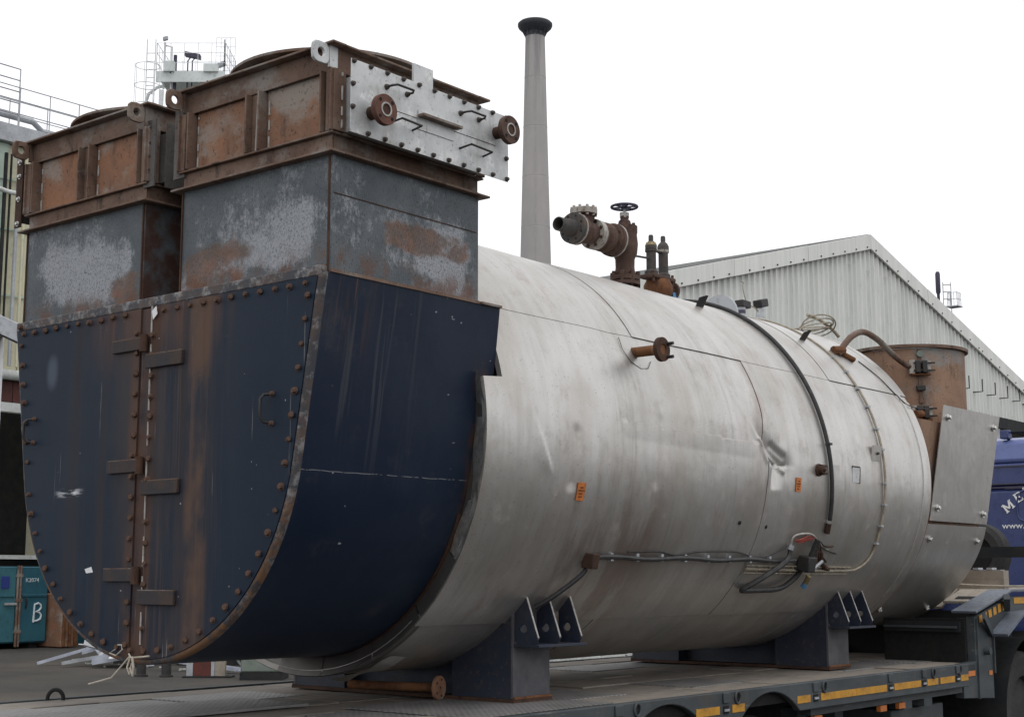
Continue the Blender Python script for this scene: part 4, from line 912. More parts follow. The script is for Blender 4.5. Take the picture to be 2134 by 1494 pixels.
# bent vent pipe from the shell to the flue clamp
def smooth_path(P, k=6):
    P = [Vector(p) for p in P]; out = []
    for i in range(len(P)-1):
        a, b, c, d = P[max(i-1, 0)], P[i], P[i+1], P[min(i+2, len(P)-1)]
        for j in range(k):
            t = j/k; out.append(.5*((2*b)+(c-a)*t+(2*a-5*b+4*c-d)*t*t+(3*b-a-3*c+d)*t**3))
    return out+[P[-1]]
vp = part('bent_vent_pipe', MB().tube(smooth_path([(.86, 5.60, 3.28), (.88, 5.66, 3.35), (.9, 5.76, 3.43), (.9, 5.96, 3.487), (.9, 6.21, 3.455), (.9, 6.46, 3.374), (.91, 6.70, 3.31), (.92, 6.88, 3.30)]), .024, 10), 'rustframe', boiler)
part('union_nut', MB().cyl((.845, 5.55, 3.30), (.875, 5.655, 3.31), .034, n=8), 'rust', vp); part('stub_pipe', MB().tube([(.86, 5.66, 3.29), (.91, 5.76, 3.245)], .02, 10), 'rust', vp)
part('drain_stub', MB().tube([(1.0, 6.62, 2.90), (.98, 6.95, 2.93)], .03, 10), 'rust', vp)
part('loose_wire', MB().tube(smooth_path([cp(46, 5.9, RS+.01), cp(38, 6.0, RS+.012), cp(31, 6.1, RS+.01), cp(27, 6.24, RS+.012), (1.12, 6.6, 2.93)]), .004, 5), 'blacksteel', vp)

# ---- bands, cables and fittings on the shell
band1 = part('black_cable', MB().tube([cp(th, 4.53+.00007*(60-th)**2*.35, RS+.022) for th in lin(150, -18, 110)], .015, 8), 'conduit', boiler)
part('cable_gland', MB().cyl(cp(-16.8, 4.67, RS+.022), cp(-20.2, 4.68, RS+.022), .019, n=10), 'rustdark', band1)
part('cable_ferrule', MB().cyl(cp(-16.2, 4.668, RS+.022), cp(-17.0, 4.67, RS+.022), .021, n=10), 'boltbright', band1)
for th, y in ((61, 4.06), (52.5, 5.22)): part('cable_tab', MB().obox(cp(th, y, RS+.035), (.008, .035, .012), (0, .012, 0), Vector((math.cos(R(th)), 0, math.sin(R(th))))*.045), 'blacksteel', band1)
part('cable_clamp', MB().lathe(cp(-1.2, 4.47, RS-.005), (1, 0, 0), [(.042, 0), (.042, .02), (.028, .022), (.028, .05), (.012, .052), (.012, .065)], 18).box(RS+.01, RS+.03, 4.47, 4.55, 2.345, 2.36).box(RS+.01, RS+.03, 4.47, 4.55, 2.295, 2.31), 'rustdark', band1)
part('cable_clip', MB().obox(cp(7, 4.6, RS+.03), (0, .018, 0), (.018, 0, 0), (0, 0, .008)), 'conduit', band1)
pth = [cp(th, 5.40+.0012*(56-th), RS+.012) for th in lin(150, -24, 90)]+smooth_path([cp(-24, 5.5, RS+.012), cp(-29, 5.47, RS+.012), cp(-32.2, 5.36, RS+.012), cp(-33.0, 5.2, RS+.012), cp(-33.0, 4.6, RS+.012), cp(-32.6, 3.81, RS+.012)])
cord = part('beige_cable', MB().tube(pth, .009, 6), 'beige', boiler)
for dr in (-1.3, 1.2): part('cable_tray_wire', MB().tube([cp(-32.8+dr, 5.25, RS+.012), cp(-32.8+dr, 4.6, RS+.012), cp(-32.6+dr, 3.81, RS+.012)], .005, 5), 'beige', cord)
for k in range(10): part('tray_rung', MB().tube([cp(-34.2, 3.82+k*.15, RS+.014), cp(-31.4, 3.82+k*.15, RS+.014)], .004, 5), 'beige', cord)
for th in (44, 37, 30, 23, 15, 8, -3, -10, -17, -23): part('cable_clip', MB().obox(cp(th, 5.40+.0012*(56-th), RS+.012), (0, .02, 0), (.012, 0, 0), (0, 0, .007)), 'galv', cord)
part('cover_plate', MB().obox(cp(6.5, 5.37, RS+.006), (0, .07, 0), (.006, 0, 0), (.008, 0, .055)), 'clad2', cord); inst('bolt', BOLTD, cord, cp(6.5, 5.37, RS+.012), TO_PX)
for th, y, dk in ((-1.4, 5.02, True), (-1.4, 4.72, False)):
    o = part('name_plate', MB().obox(cp(th, y, RS+.004), (0, .052, 0), (.003, 0, 0), (.003, 0, .052)), 'clad2' if not dk else 'zinc', boiler)
    if dk: part('plate_shadow_frame', MB().obox(cp(th+2.5, y+.004, RS+.003), (0, .058, 0), (.004, 0, 0), (.001, 0, .008)).obox(cp(th, y+.058, RS+.003), (0, .008, 0), (.004, 0, 0), (.003, 0, .056)), 'blacksteel', o)
for th, y, w in ((-13, 1.864, 1.0), (-6.2, 4.2, .95)):
    n_ = Vector((math.cos(R(th)), 0, math.sin(R(th)))); tz = Vector((-math.sin(R(th)), 0, math.cos(R(th))))
    o = part('orange_sticker', MB().obox(cp(th, y, RS+.0075), n_*.0012, (0, .034*w, 0), tz*.048*w), 'orange', boiler)
    for k, (a, b) in enumerate(((-.012, .014), (-.026, .026), (-.02, .018), (-.018, .010))):
        mb = MB(); p = a
        while p < b-.003: L = random.uniform(.005, .011); mb.obox(cp(th, y+p+L/2, RS+.0093)+tz*(.022-k*.0165), n_*.0008, (0, min(L, b-p)/2*.85, 0), tz*.0032); p += L+.0015
        part('sticker_print', mb, 'print', o, smooth=0)
# side nozzle
nz = part('side_nozzle', MB().cyl((1.09, 2.52, 2.897), (1.32, 2.52, 2.897), .030, n=20), 'rust', boiler)
n = 26; c = (1.30, 2.52, 2.897)
part('nozzle_flange', MB().plate_hole([(.07*math.cos(2*math.pi*i/n), .07*math.sin(2*math.pi*i/n)) for i in range(n)], [(.03*math.cos(2*math.pi*i/n), .03*math.sin(2*math.pi*i/n)) for i in range(n)], c, (0, 1, 0), (0, 0, 1), (.026, 0, 0)), 'rustdark', nz, bevel=.002)
part('nozzle_bore', MB().cyl((1.26, 2.52, 2.897), (1.31, 2.52, 2.897), .0305, n=20), 'rustpanel', nz)
for dy, dz in ((.045, .04), (.045, -.045)): part('stud', MB().cyl((1.28, 2.52+dy*.9, 2.897+dz*.9), (1.365, 2.52+dy*.9, 2.897+dz*.9), .010, n=10), 'blacksteel', nz)
part('cut_edge', MB().tube([cp(26+a*1.0, y_, RS+.004) for a, y_ in ((4, 2.42), (0, 2.40), (-3.5, 2.44), (-5, 2.52), (-4.5, 2.6), (-2, 2.66))], .0018, 5), 'gap', nz)
# conduit run low on the side
cb = part('conduit_run', MB().tube([cp(-29.3+.3*math.sin(k*.8), 2.12+k*.094, RS+.025) for k in range(25)], .014, 8), 'conduit', boiler)
part('junction_box', MB().obox(cp(-30.0, 2.10, RS+.035), (0, .03, 0), (.035, 0, -.005), (.01, 0, .04)), 'rustdark', cb, bevel=.004)
part('hose', MB().tube(smooth_path([cp(-32.3, 2.09, RS+.035), (1.075, 2.06, 1.63), (1.04, 1.98, 1.57), (1.0, 1.89, 1.51), (.93, 1.84, 1.46)]), .014, 8), 'black', cb)
part('thin_wire', MB().tube(smooth_path([cp(-28, 2.45, RS+.01), cp(-27.6, 2.75, RS+.01), cp(-28.6, 2.95, RS+.01), cp(-27.4, 3.2, RS+.01), cp(-27.2, 3.6, RS+.01), cp(-28.8, 3.85, RS+.01), cp(-28.6, 3.95, RS+.02), cp(-26.2, 4.1, RS+.03), cp(-24.2, 4.2, RS+.03)]), .004, 5), 'blacksteel', cb)
for k in range(9): part('saddle_clip', MB().obox(cp(-29.4, 2.3+k*.25, RS+.012), (0, .012, 0), (.014, 0, 0), (0, 0, .022)), 'galv', cb)
lp = part('hose_loop', MB().tube(smooth_path([cp(-24.6, 4.23, RS+.03), cp(-27.5, 4.22, RS+.05), cp(-30, 4.15, RS+.06), cp(-34, 4.0, RS+.06), cp(-38.6, 3.88, RS+.04), cp(-39.6, 3.93, RS+.03), cp(-39.5, 4.15, RS+.03), cp(-39.3, 4.3, RS+.03), cp(-38, 4.42, RS+.03), cp(-34, 4.5, RS+.03), cp(-30.5, 4.5, RS+.03)]), .018, 9), 'conduit', boiler)
part('junction_box', MB().obox(cp(-29.6, 4.50, RS+.05), (0, .05, 0), (.045, 0, -.01), (.01, 0, .05)), 'blacksteel', lp, bevel=.008)
part('riser_tube', MB().tube([cp(-28, 4.52, RS+.05), cp(-22, 4.53, RS+.05)], .02, 9), 'conduit', lp)
part('white_wire', MB().tube(smooth_path([cp(-24.8, 4.23, RS+.03), cp(-21.8, 4.22, RS+.03), cp(-20.6, 4.27, RS+.04), cp(-20.3, 4.4, RS+.04), cp(-21.2, 4.5, RS+.03), cp(-22.6, 4.56, RS+.03)]), .0065, 6), 'weld', lp)
part('hose_end', MB().cyl(cp(-25.6, 4.225, RS+.035), cp(-24.2, 4.23, RS+.03), .022, n=8), 'galv', lp)
for k in range(7):
    a = random.uniform(-.8, .8); part('red_wire', MB().tube(smooth_path([cp(-21.6+.2*a, 4.52, RS+.03), cp(-22+a, 4.42, RS+.03), cp(-22.6+a*.6-k*.15, 4.28+.01*k, RS+.02)]), .0032, 4), 'redwire', lp)
for k, (t_, y_) in enumerate(((-24.5, 4.86), (-25.8, 4.82), (-28.5, 4.74), (-30.0, 4.86), (-31.8, 4.80), (-27, 4.95), (-31, 4.74))):
    part('loose_wire', MB().tube(smooth_path([cp(-21.8, 4.52, RS+.03), cp(-22.8-k*.2, 4.6, RS+.035), cp((-22.8+t_)/2-.8, (4.58+y_)/2, RS+.02), cp(t_, y_, RS+.008)]), .005 if k != 0 else .006, 5), ('rustdark', 'weld', 'rustframe', 'rustdark', 'rustdark', 'blacksteel', 'rustframe')[k], lp)
part('burnt_cable', MB().tube(smooth_path([cp(-27, 4.72, RS+.012), cp(-29.5, 4.76, RS+.014), cp(-31.6, 4.86, RS+.012), cp(-32.4, 4.93, RS+.01)]), .017, 7), 'rustdark', lp)
part('brass_valve', MB().cyl(cp(-33.5, 4.60, RS+.06), cp(-36.2, 4.61, RS+.06), .018, n=10), 'brass', lp); part('valve_cap', MB().cyl(cp(-36.2, 4.61, RS+.06), cp(-37.6, 4.612, RS+.06), .021, n=10), 'bluebox', lp)
part('spring_lever', MB().tube([cp(-30.5, 4.54, RS+.09), cp(-27.6, 4.60, RS+.10)], .012, 7), 'galv', lp)
for y, th in ((3.55, -18.6), (3.88, -19.4)): part('plug_hole', MB().cyl(cp(th, y, RS-.01), cp(th, y, RS+.006), .013, n=10), 'gap', boiler)

# ---- saddles
for ys in (1.752, 5.308):
    s_ = part('saddle', MB().box(-.85, .85, ys+.10, ys+.125, BO[2]+.02, 1.32), 'navysaddle', boiler)
    part('base_plate', MB().box(-.862, .862, ys-.008, ys+.325, BO[2], BO[2]+.018), 'rustdark', s_)
    for sx in (1, -1):
        part('foot_column', MB().box(sx*.835, sx*.853, ys, ys+.315, BO[2]+.019, 1.475), 'greysaddle', s_, bevel=.003)
        part('front_web', MB().box(sx*.42, sx*.834, ys+.002, ys+.018, BO[2]+.019, 1.44), 'navysaddle', s_)
        part('front_web', MB().box(sx*.42, sx*.436, ys+.02, ys+.098, BO[2]+.019, 1.3), 'navysaddle', s_)
        part('rear_web', MB().box(sx*.42, sx*.834, ys+.296, ys+.312, BO[2]+.019, 1.44), 'navysaddle', s_)
        part('ledge', MB().box(sx*.854, sx*1.025, ys+.005, ys+.42, 1.255, 1.270), 'navysaddle', s_, bevel=.002)
        for k, yy in enumerate((ys+.012, ys+.20, ys+.39)):
            # gusset with a round hole: outline sampled to match the hole
            A = [(.0, 1.275), (.155, 1.275), (.155, 1.31), (.06, 1.56), (-.0, 1.56), (-.05, 1.48), (0, 1.42)] if False else None
            cx, cz, n = .06, 1.352, 24; out = []; inn = []
            poly = [(0.0, 1.271), (.155, 1.271), (.155, 1.305), (.07, 1.535), (.0, 1.535)]
            for i in range(n):
                a = 2*math.pi*i/n; dx, dz = math.cos(a), math.sin(a); best = 9
                for (x0, z0), (x1, z1) in zip(poly, poly[1:]+poly[:1]):
                    den = dx*(z1-z0)-dz*(x1-x0)
                    if abs(den) < 1e-9: continue
                    t_ = ((x0-cx)*(z1-z0)-(z0-cz)*(x1-x0))/den; u_ = ((x0-cx)*dz-(z0-cz)*dx)/den
                    if t_ > 0 and -1e-6 <= u_ <= 1+1e-6: best = min(best, t_)
                out.append((sx*(cx+dx*best), cz+dz*best)); inn.append((sx*(cx+.022*dx), cz+.022*dz))
            gs = part('gusset', MB().plate_hole(out, inn, (sx*.856, yy, 0), (1, 0, 0), (0, 0, 1), (0, .012, 0)), 'navysaddle', s_, bevel=.0015)
            part('gusset_edge', MB().beam((sx*(.856+.156), yy+.006, 1.305), (sx*(.856+.071), yy+.006, 1.535), .011, .003, (sx*.93, 0, .35)), 'weld', s_)
        part('foot_bead', MB().beam((sx*.86, ys, BO[2]+.024), (sx*.86, ys+.315, BO[2]+.024), .012, .012), 'rust', s_)

# ---- main stop valve, check valve on top
V = (0, 4.05)
def ring_bolts(par, c, ax, r, n, br, h, mat='rustvalve'):
    ax = Vector(ax).normalized(); t = Vector((1, 0, 0)) if abs(ax.x) < .9 else Vector((0, 1, 0)); u = ax.cross(t).normalized(); w = ax.cross(u)
    for i in range(n):
        a = 2*math.pi*(i+.5)/n; p = Vector(c)+(u*math.cos(a)+w*math.sin(a))*r
        part('flange_bolt', MB().cyl(p-ax*h, p+ax*h, br, n=6), mat, par)
val = part('stop_valve', MB().lathe((0, V[1], 0), (0, 0, 1), [(.062, 3.56), (.062, 3.62), (.105, 3.622), (.105, 3.648), (.06, 3.65), (.055, 3.70), (.105, 3.705), (.105, 3.735), (.075, 3.74), (.068, 3.80), (.07, 3.86), (.088, 3.90), (.095, 3.97), (.088, 4.04), (.092, 4.055), (.092, 4.10), (.05, 4.105), (.042, 4.14), (.03, 4.15), (.03, 4.175)], 28), 'rustvalve', boiler)
part('flange', MB().lathe((0, V[1], 3.70), (0, 0, 1), [(.108, -.03), (.108, -.004)], 28), 'rustvalve', val)
ring_bolts(val, (0, V[1], 3.70), (0, 0, 1), .094, 8, .015, .066); ring_bolts(val, (0, V[1], 3.635), (0, 0, 1), .094, 8, .015, .04); ring_bolts(val, (0, V[1], 4.08), (0, 0, 1), .078, 6, .012, .035)
part('yoke_nut', MB().box(-.026, .026, V[1]-.026, V[1]+.026, 4.16, 4.205), 'weld', val, bevel=.006); part('stem', MB().cyl((0, V[1], 4.2), (0, V[1], 4.25), .009, n=10), 'galv', val)
hw = MB().tube([(.092*math.cos(2*math.pi*i/36), V[1]+.092*math.sin(2*math.pi*i/36), 4.245) for i in range(36)], .010, 8, True)
for k in range(3): a = R(20+k*60); hw.beam((-.09*math.cos(a), V[1]-.09*math.sin(a), 4.243), (.09*math.cos(a), V[1]+.09*math.sin(a), 4.243), .02, .008)
hw.cyl((0, V[1], 4.232), (0, V[1], 4.258), .02, n=12); part('handwheel', hw, 'handwheel', val)
ZV = 3.975
br = part('outlet_branch', MB().lathe((0, V[1]-.06, ZV), (0, -1, 0), [(.07, 0), (.07, .07), (.118, .075), (.118, .105), (.112, .107), (.112, .13), (.075, .15), (.068, .20)], 28), 'rustvalve', boiler)
part('flange', MB().lathe((0, V[1]-.135, ZV), (0, -1, 0), [(.119, -.012), (.1195, .004)], 28), 'whiteflange', br)
part('elbow_body', MB().lathe((0, V[1]-.2, ZV), (0, -1, 0), [(.09, 0), (.105, .03), (.105, .08), (.07, .12), (.105, .125), (.105, .165)], 28), 'rustvalve', br)
part('flange', MB().lathe((0, V[1]-.375, ZV), (0, -1, 0), [(.106, -.03), (.107, .0), (.107, .02)], 28), 'whiteflange', br)
ring_bolts(br, (0, V[1]-.36, ZV), (0, 1, 0), .088, 8, .012, .045, 'rustdark'); ring_bolts(br, (0, V[1]-.15, ZV), (0, 1, 0), .098, 8, .012, .05, 'rustvalve')
chk = part('check_valve', MB().lathe((0, V[1]-.39, ZV), (0, -1, 0), [(.07, 0), (.078, .05), (.085, .11), (.078, .16), (.108, .165), (.108, .19), (.104, .192)], 28), 'rustvalve', boiler)
part('flange', MB().lathe((0, V[1]-.588, ZV), (0, -1, 0), [(.108, -.012), (.109, .004)], 28), 'whiteflange', chk)
part('flange', MB().lathe((0, V[1]-.594, ZV), (0, -1, 0), [(.107, 0), (.107, .03), (.05, .034), (.046, .16)], 28, False), 'valvebody', chk)
part('pipe_end', MB().lathe((0, V[1]-.62, ZV), (0, -1, 0), [(.058, 0), (.056, .05), (.048, .08), (.048, .16), (.042, .16), (.042, .0)], 28, False), 'valvebody', chk)
ring_bolts(chk, (0, V[1]-.62, ZV), (0, 1, 0), .085, 8, .009, .006, 'gap')
part('bonnet', MB().lathe((0, V[1]-.49, ZV), (0, 0, 1), [(.06, .03), (.066, .11), (.092, .112), (.092, .15), (.06, .152)], 28), 'rustvalve', chk)
part('bonnet_cover', MB().lathe((0, V[1]-.49, ZV), (0, 0, 1), [(.094, .118), (.095, .155), (.085, .16)], 28), 'whiteflange', chk); ring_bolts(chk, (0, V[1]-.49, ZV+.137), (0, 0, 1), .082, 10, .010, .035, 'whiteflange')
part('instrument_pipe', MB().tube([(0, V[1]+.08, 3.905), (0, V[1]+.35, 3.925)], .008, 7), 'valvebody', val)
# twin safety valves
sv = part('safety_valve', MB().lathe((0, 4.47, 0), (0, 0, 1), [(.06, 3.55), (.06, 3.60), (.085, 3.63), (.108, 3.68), (.106, 3.735), (.085, 3.775)], 24), 'rust', boiler)
part('valve_table', MB().box(-.065, .065, 4.325, 4.615, 3.772, 3.802), 'rustvalve', sv, bevel=.008)
for k, y in enumerate((4.385, 4.545)):
    h = .02*k
    part('spring_bonnet', MB().lathe((0, y, 0), (0, 0, 1), [(.05, 3.802), (.05, 3.825), (.036, 3.84), (.036, 3.99+h), (.043, 3.995+h), (.043, 4.02+h), (.034, 4.04+h), (.018, 4.055+h), (.018, 4.09+h), (.014, 4.10+h)], 20), 'valvebody', sv)
    part('valve_collar', MB().lathe((0, y, 0), (0, 0, 1), [(.0375, 3.97+h), (.0445, 3.975+h), (.0445, 3.993+h)], 20), 'whiteflange' if k else 'valvebody', sv)
part('yellow_tag', MB().lathe((0, 4.385, 0), (0, 0, 1), [(.0445, 4.02), (.036, 4.042)], 20), 'brass', sv)
part('lever_bar', MB().box(-.01, .01, 4.34, 4.58, 3.985, 3.995), 'blacksteel', sv)
part('outlet_flange', MB().lathe((.0, 4.545, 3.72), (0, 1, .0), [(.04, 0), (.04, .09), (.07, .092), (.07, .115)], 20), 'rustvalve', sv); part('blue_tag', MB().box(.04, .048, 4.60, 4.665, 3.60, 3.70), 'bluebox', sv)
for z, y in ((3.785, 4.345), (3.785, 4.595)): part('table_bolt', MB().cyl((.045, y, z-.04), (.045, y, z+.04), .01, n=6), 'rustvalve', sv)
# manhole disc, probes
mn = part('cover_disc', MB().cyl((.02, 5.28, 3.62), (.02, 5.30, 3.62), .165, n=44), 'galv', boiler); part('cover_spindle', MB().beam((.02, 5.27, 3.64), (.05, 5.22, 3.60), .025, .025), 'blacksteel', mn)
pb = part('level_probe', MB().cyl((0, 5.66, 3.58), (0, 5.66, 3.745), .034, n=14), 'galv', boiler); part('probe_head', MB().box(-.04, .04, 5.62, 5.75, 3.742, 3.80), 'blacksteel', pb, bevel=.008)
part('probe_band', MB().cyl((0, 5.66, 3.69), (0, 5.66, 3.72), .0345, n=14), 'handwheel', pb)
p2 = part('level_probe', MB().cyl((0, 5.95, 3.56), (0, 5.95, 3.76), .03, n=14), 'zinc', boiler); part('probe_head', MB().obox((0, 5.97, 3.82), (.04, 0, 0), (0, .06, .015), (0, -.008, .032)), 'blacksteel', p2, bevel=.01); part('probe_neck', MB().cyl((0, 5.955, 3.70), (0, 5.96, 3.80), .036, n=12), 'galv', p2)
part('loop_wire', MB().tube(smooth_path([(0, 5.74, 3.77), (0, 5.85, 3.775), (0, 5.93, 3.74), (0, 5.92, 3.66), (0, 5.82, 3.62), (0, 5.72, 3.64), (.0, 5.70, 3.72)]), .006, 5), 'beige', p2)
part('sprung_wire', MB().tube(smooth_path([(0, 5.75, 3.79), (0, 5.71, 3.85), (0, 5.69, 3.92), (0, 5.70, 3.95), (0, 5.66, 3.955)]), .004, 5), 'beige', p2)
# orange coiled flex lying on top
t = thing('cable_coil', 'loose coil of beige cable lying on top of the boiler', 'cable', (.25, 6.35, 3.57))
for k in range(4):
    part('loop', MB().tube([(.25+.12*math.cos(a)+.01*k, 6.33+(.25-.02*k)*math.sin(a)+.03*k, 3.60+.055*(1+math.sin(a*1+k*.7))*(.6+.2*k)) for a in [2*math.pi*i/28 for i in range(28)]], .006, 5, True), 'beige', t)
part('strand', MB().tube(smooth_path([(.2, 6.38, 3.76), (.25, 6.5, 3.73), (.3, 6.62, 3.66), (.33, 6.68, 3.60)]), .014, 6), 'beige', t)

# ================================================================== THE LOW-LOADER TRAILER
ZD = BO[2]-.004          # deck surface
tr = thing('low_loader_trailer', 'grey low loader trailer with yellow reflective tape carrying the boiler', 'trailer', (0, 3, 0))
part('deck_frame', MB().box(-1.27, 1.27, -1.2, 6.93, ZD-.11, ZD-.016), 'gap', tr)
xb = [-1.26, -.93, -.42, .06, .44, .93, 1.26]; mats = ['deck', 'tread', 'deck', 'deck', 'tread', 'deck']
yb_ = [-1.2, -.3, .45, 1.15, 1.85, 2.5, 3.2, 3.9, 4.55, 5.2, 5.8, 6.4, 6.92]
for i in range(6):
    sh = (.0, .31, .12, .42, .2, .05)[i]; yy = [yb_[0]]+[y+sh for y in yb_[1:-1]]+[yb_[-1]]
    for a, b in zip(yy[:-1], yy[1:]):
        dz = random.uniform(-.009, .0); part('deck_plate', MB().box(xb[i]+.006, xb[i+1]-.006, a+.008, b-.008, ZD-.013+dz, ZD+dz), mats[i] if random.random() > .15 else 'deck', tr, org=(xb[i], a, ZD), bevel=.003)
# raised tread mat under the front saddle
part('tread_mat', MB().box(.35, 1.24, 1.0, 2.12, ZD+.0005, ZD+.0035), 'tread', tr, org=(.5, 1.0, ZD))
part('deck_step', MB().prism([(-1.2, 0), (.62, 0), (.95, .0), (.95, -.012), (-1.2, -.012)], (-.40, 0, ZD+.018), (0, 1, 0), (0, 0, 1), (.55, 0, 0)), 'tread', tr, org=(-.4, 0, ZD))
def side_rail(s):
    arches = [.25, 1.39, 2.52, 3.65]; zb = .795; rad = .535; zc = .395
    pts = [(-1.2, ZD+.004), (6.68, ZD+.004), (6.68, zb)]
    for c in reversed(arches):
        hw = math.sqrt(rad**2-(zb-zc)**2); a0 = math.atan2(zb-zc, hw)
        for k in range(15):
            a = a0+(math.pi-2*a0)*k/14; pts.append((c+rad*math.cos(a), zc+rad*math.sin(a)))
    pts.append((-1.2, zb))
    return part('side_rail', MB().prism(pts, (s*1.275, 0, 0), (0, 1, 0), (0, 0, 1), (s*.045, 0, 0)), 'greypaint', tr, bevel=.006)
for s in (1, -1):
    rl = side_rail(s)
    part('lower_rail', MB().box(s*1.20, s*1.262, 4.25, 6.68, .745, .80), 'greypaint', rl)
    segs = [(2.80, 3.05), (3.19, 3.33), (3.97, 4.14), (4.28, 4.78), (4.785, 5.24), (5.36, 5.80), (5.91, 6.10), (6.14, 6.40), (6.52, 6.66), (1.75, 2.14), (.6, 1.0)]
    for a, b in segs: part('reflective_tape', MB().box(s*1.3205, s*1.3235, a, b, .842, .887), 'yellow', rl, org=(s*1.32, a, .84), smooth=0)
    for y in (2.05, 3.12, 4.21, 5.30, 5.855, 6.46):
        b = part('strap_bracket', MB().box(s*1.321, s*1.331, y-.035, y+.035, .90, ZD-.002), 'greypaint', rl, bevel=.004)
        part('strap_slot', MB().box(s*1.321, s*1.325, y-.028, y+.028, .84, .885), 'gap', rl); part('strap_buckle', MB().box(s*1.326, s*1.332, y-.025, y+.025, .855, .868), 'galv', rl)
    for y in (2.22, 3.25, 4.33, 6.02, 6.5):
        n = 20; part('lashing_ring', MB().tube([(s*1.326, y+.028*math.cos(2*math.pi*i/n), .925+.034*math.sin(2*math.pi*i/n)) for i in range(n)], .007, 6, True), 'greypaint', rl)
        part('ring_recess', MB().cyl((s*1.3202, y, .925), (s*1.3225, y, .925), .025, n=16), 'gap', rl)
for s in (1, -1): part('chassis_beam', MB().box(s*.42, s*.52, -1, 6.9, .45, ZD-.112), 'greydark', tr)
for y in (.25, 1.39, 2.52, 3.65):
    part('axle', MB().cyl((-1.0, y, .39), (1.0, y, .39), .06, n=12), 'greydark', tr)
    for s in (1, -1):
        w = part('wheel', MB().lathe((s*.93, y, .39), (s, 0, 0), [(.22, 0), (.34, 0), (.385, .02), (.395, .06), (.395, .22), (.385, .26), (.34, .28), (.24, .275), (.22, .25)], 40), 'tyre', tr, org=(s*.93, y, .39))
        part('rim', MB().lathe((s*.93, y, .39), (s, 0, 0), [(.225, .24), (.20, .20), (.12, .19), (.10, .25), (.0005, .255)], 28, False), 'rimmetal', w)
# lashing ring standing at the tail of the deck
n = 16; part('tail_ring', MB().tube([(-1.24+.030*math.cos(a), .37+.030*math.cos(a), ZD+.002+.052*math.sin(a)) for a in [math.pi*(-.1+1.2*i/n) for i in range(n+1)]], .011, 8), 'greydark', tr)
# frame under the deck towards the neck
part('landing_leg', MB().box(.95, 1.07, 4.95, 5.07, .1, .74), 'greypaint', tr); part('landing_leg', MB().box(1.0, 1.12, 3.98+.35, 4.10+.35, .3, .78), 'greypaint', tr)
part('leg_tie', MB().box(1.01, 1.06, 4.46, 4.94, .52, .57), 'greypaint', tr); part('tool_box', MB().box(.55, 1.18, 5.6, 6.5, .38, .68), 'greypaint', tr, bevel=.01)
for y in (4.35, 5.3, 5.6): part('side_marker_lamp', MB().box(1.235, 1.265, y-.05, y+.05, .70, .74), 'orange', tr)
for y in (5.7, 6.05): part('side_bracket', MB().box(1.15, 1.26, y-.07, y+.07, .69, .744), 'greypaint', tr)
# neck
part('neck_wall', MB().box(-.92, .92, 7.88, 7.91, ZD-.2, 1.335), 'greydark', tr); part('neck_rail', MB().box(-.9, .92, 7.85, 7.879, 1.19, 1.30), 'greydark', tr); part('neck_rail', MB().box(-.9, .92, 7.825, 7.848, 1.225, 1.245), 'greypaint', tr)
part('deck_well', MB().box(-.92, .92, 6.935, 7.88, ZD-.06, ZD-.01), 'deck', tr)
for s in (1, -1): part('neck_wall', MB().box(s*.52, s*1.2, 6.925, 6.955, ZD-.2, 1.295), 'gap', tr); part('neck_rail', MB().box(s*.54, s*1.17, 6.895, 6.924, 1.19, 1.27), 'greydark', tr); part('neck_rail', MB().box(s*.54, s*1.15, 6.872, 6.894, 1.22, 1.236), 'greypaint', tr); part('neck_side', MB().box(s*.925, s*.94, 6.957, 8.6, ZD-.05, 1.28), 'greydark', tr); [part('neck_plank', MB().prism([(7.84, 1.393), (8.0, 1.433), (8.22, 1.49), (8.22, 1.512), (8.0, 1.455), (7.84, 1.415)], (s*(.64+k*.15) if s > 0 else -(.64+k*.15)-.147, 0, 0), (0, 1, 0), (0, 0, 1), (.147, 0, 0)), 'timber', tr, org=(s*.8, 7, 1.3), bevel=.003) for k in range(3)]
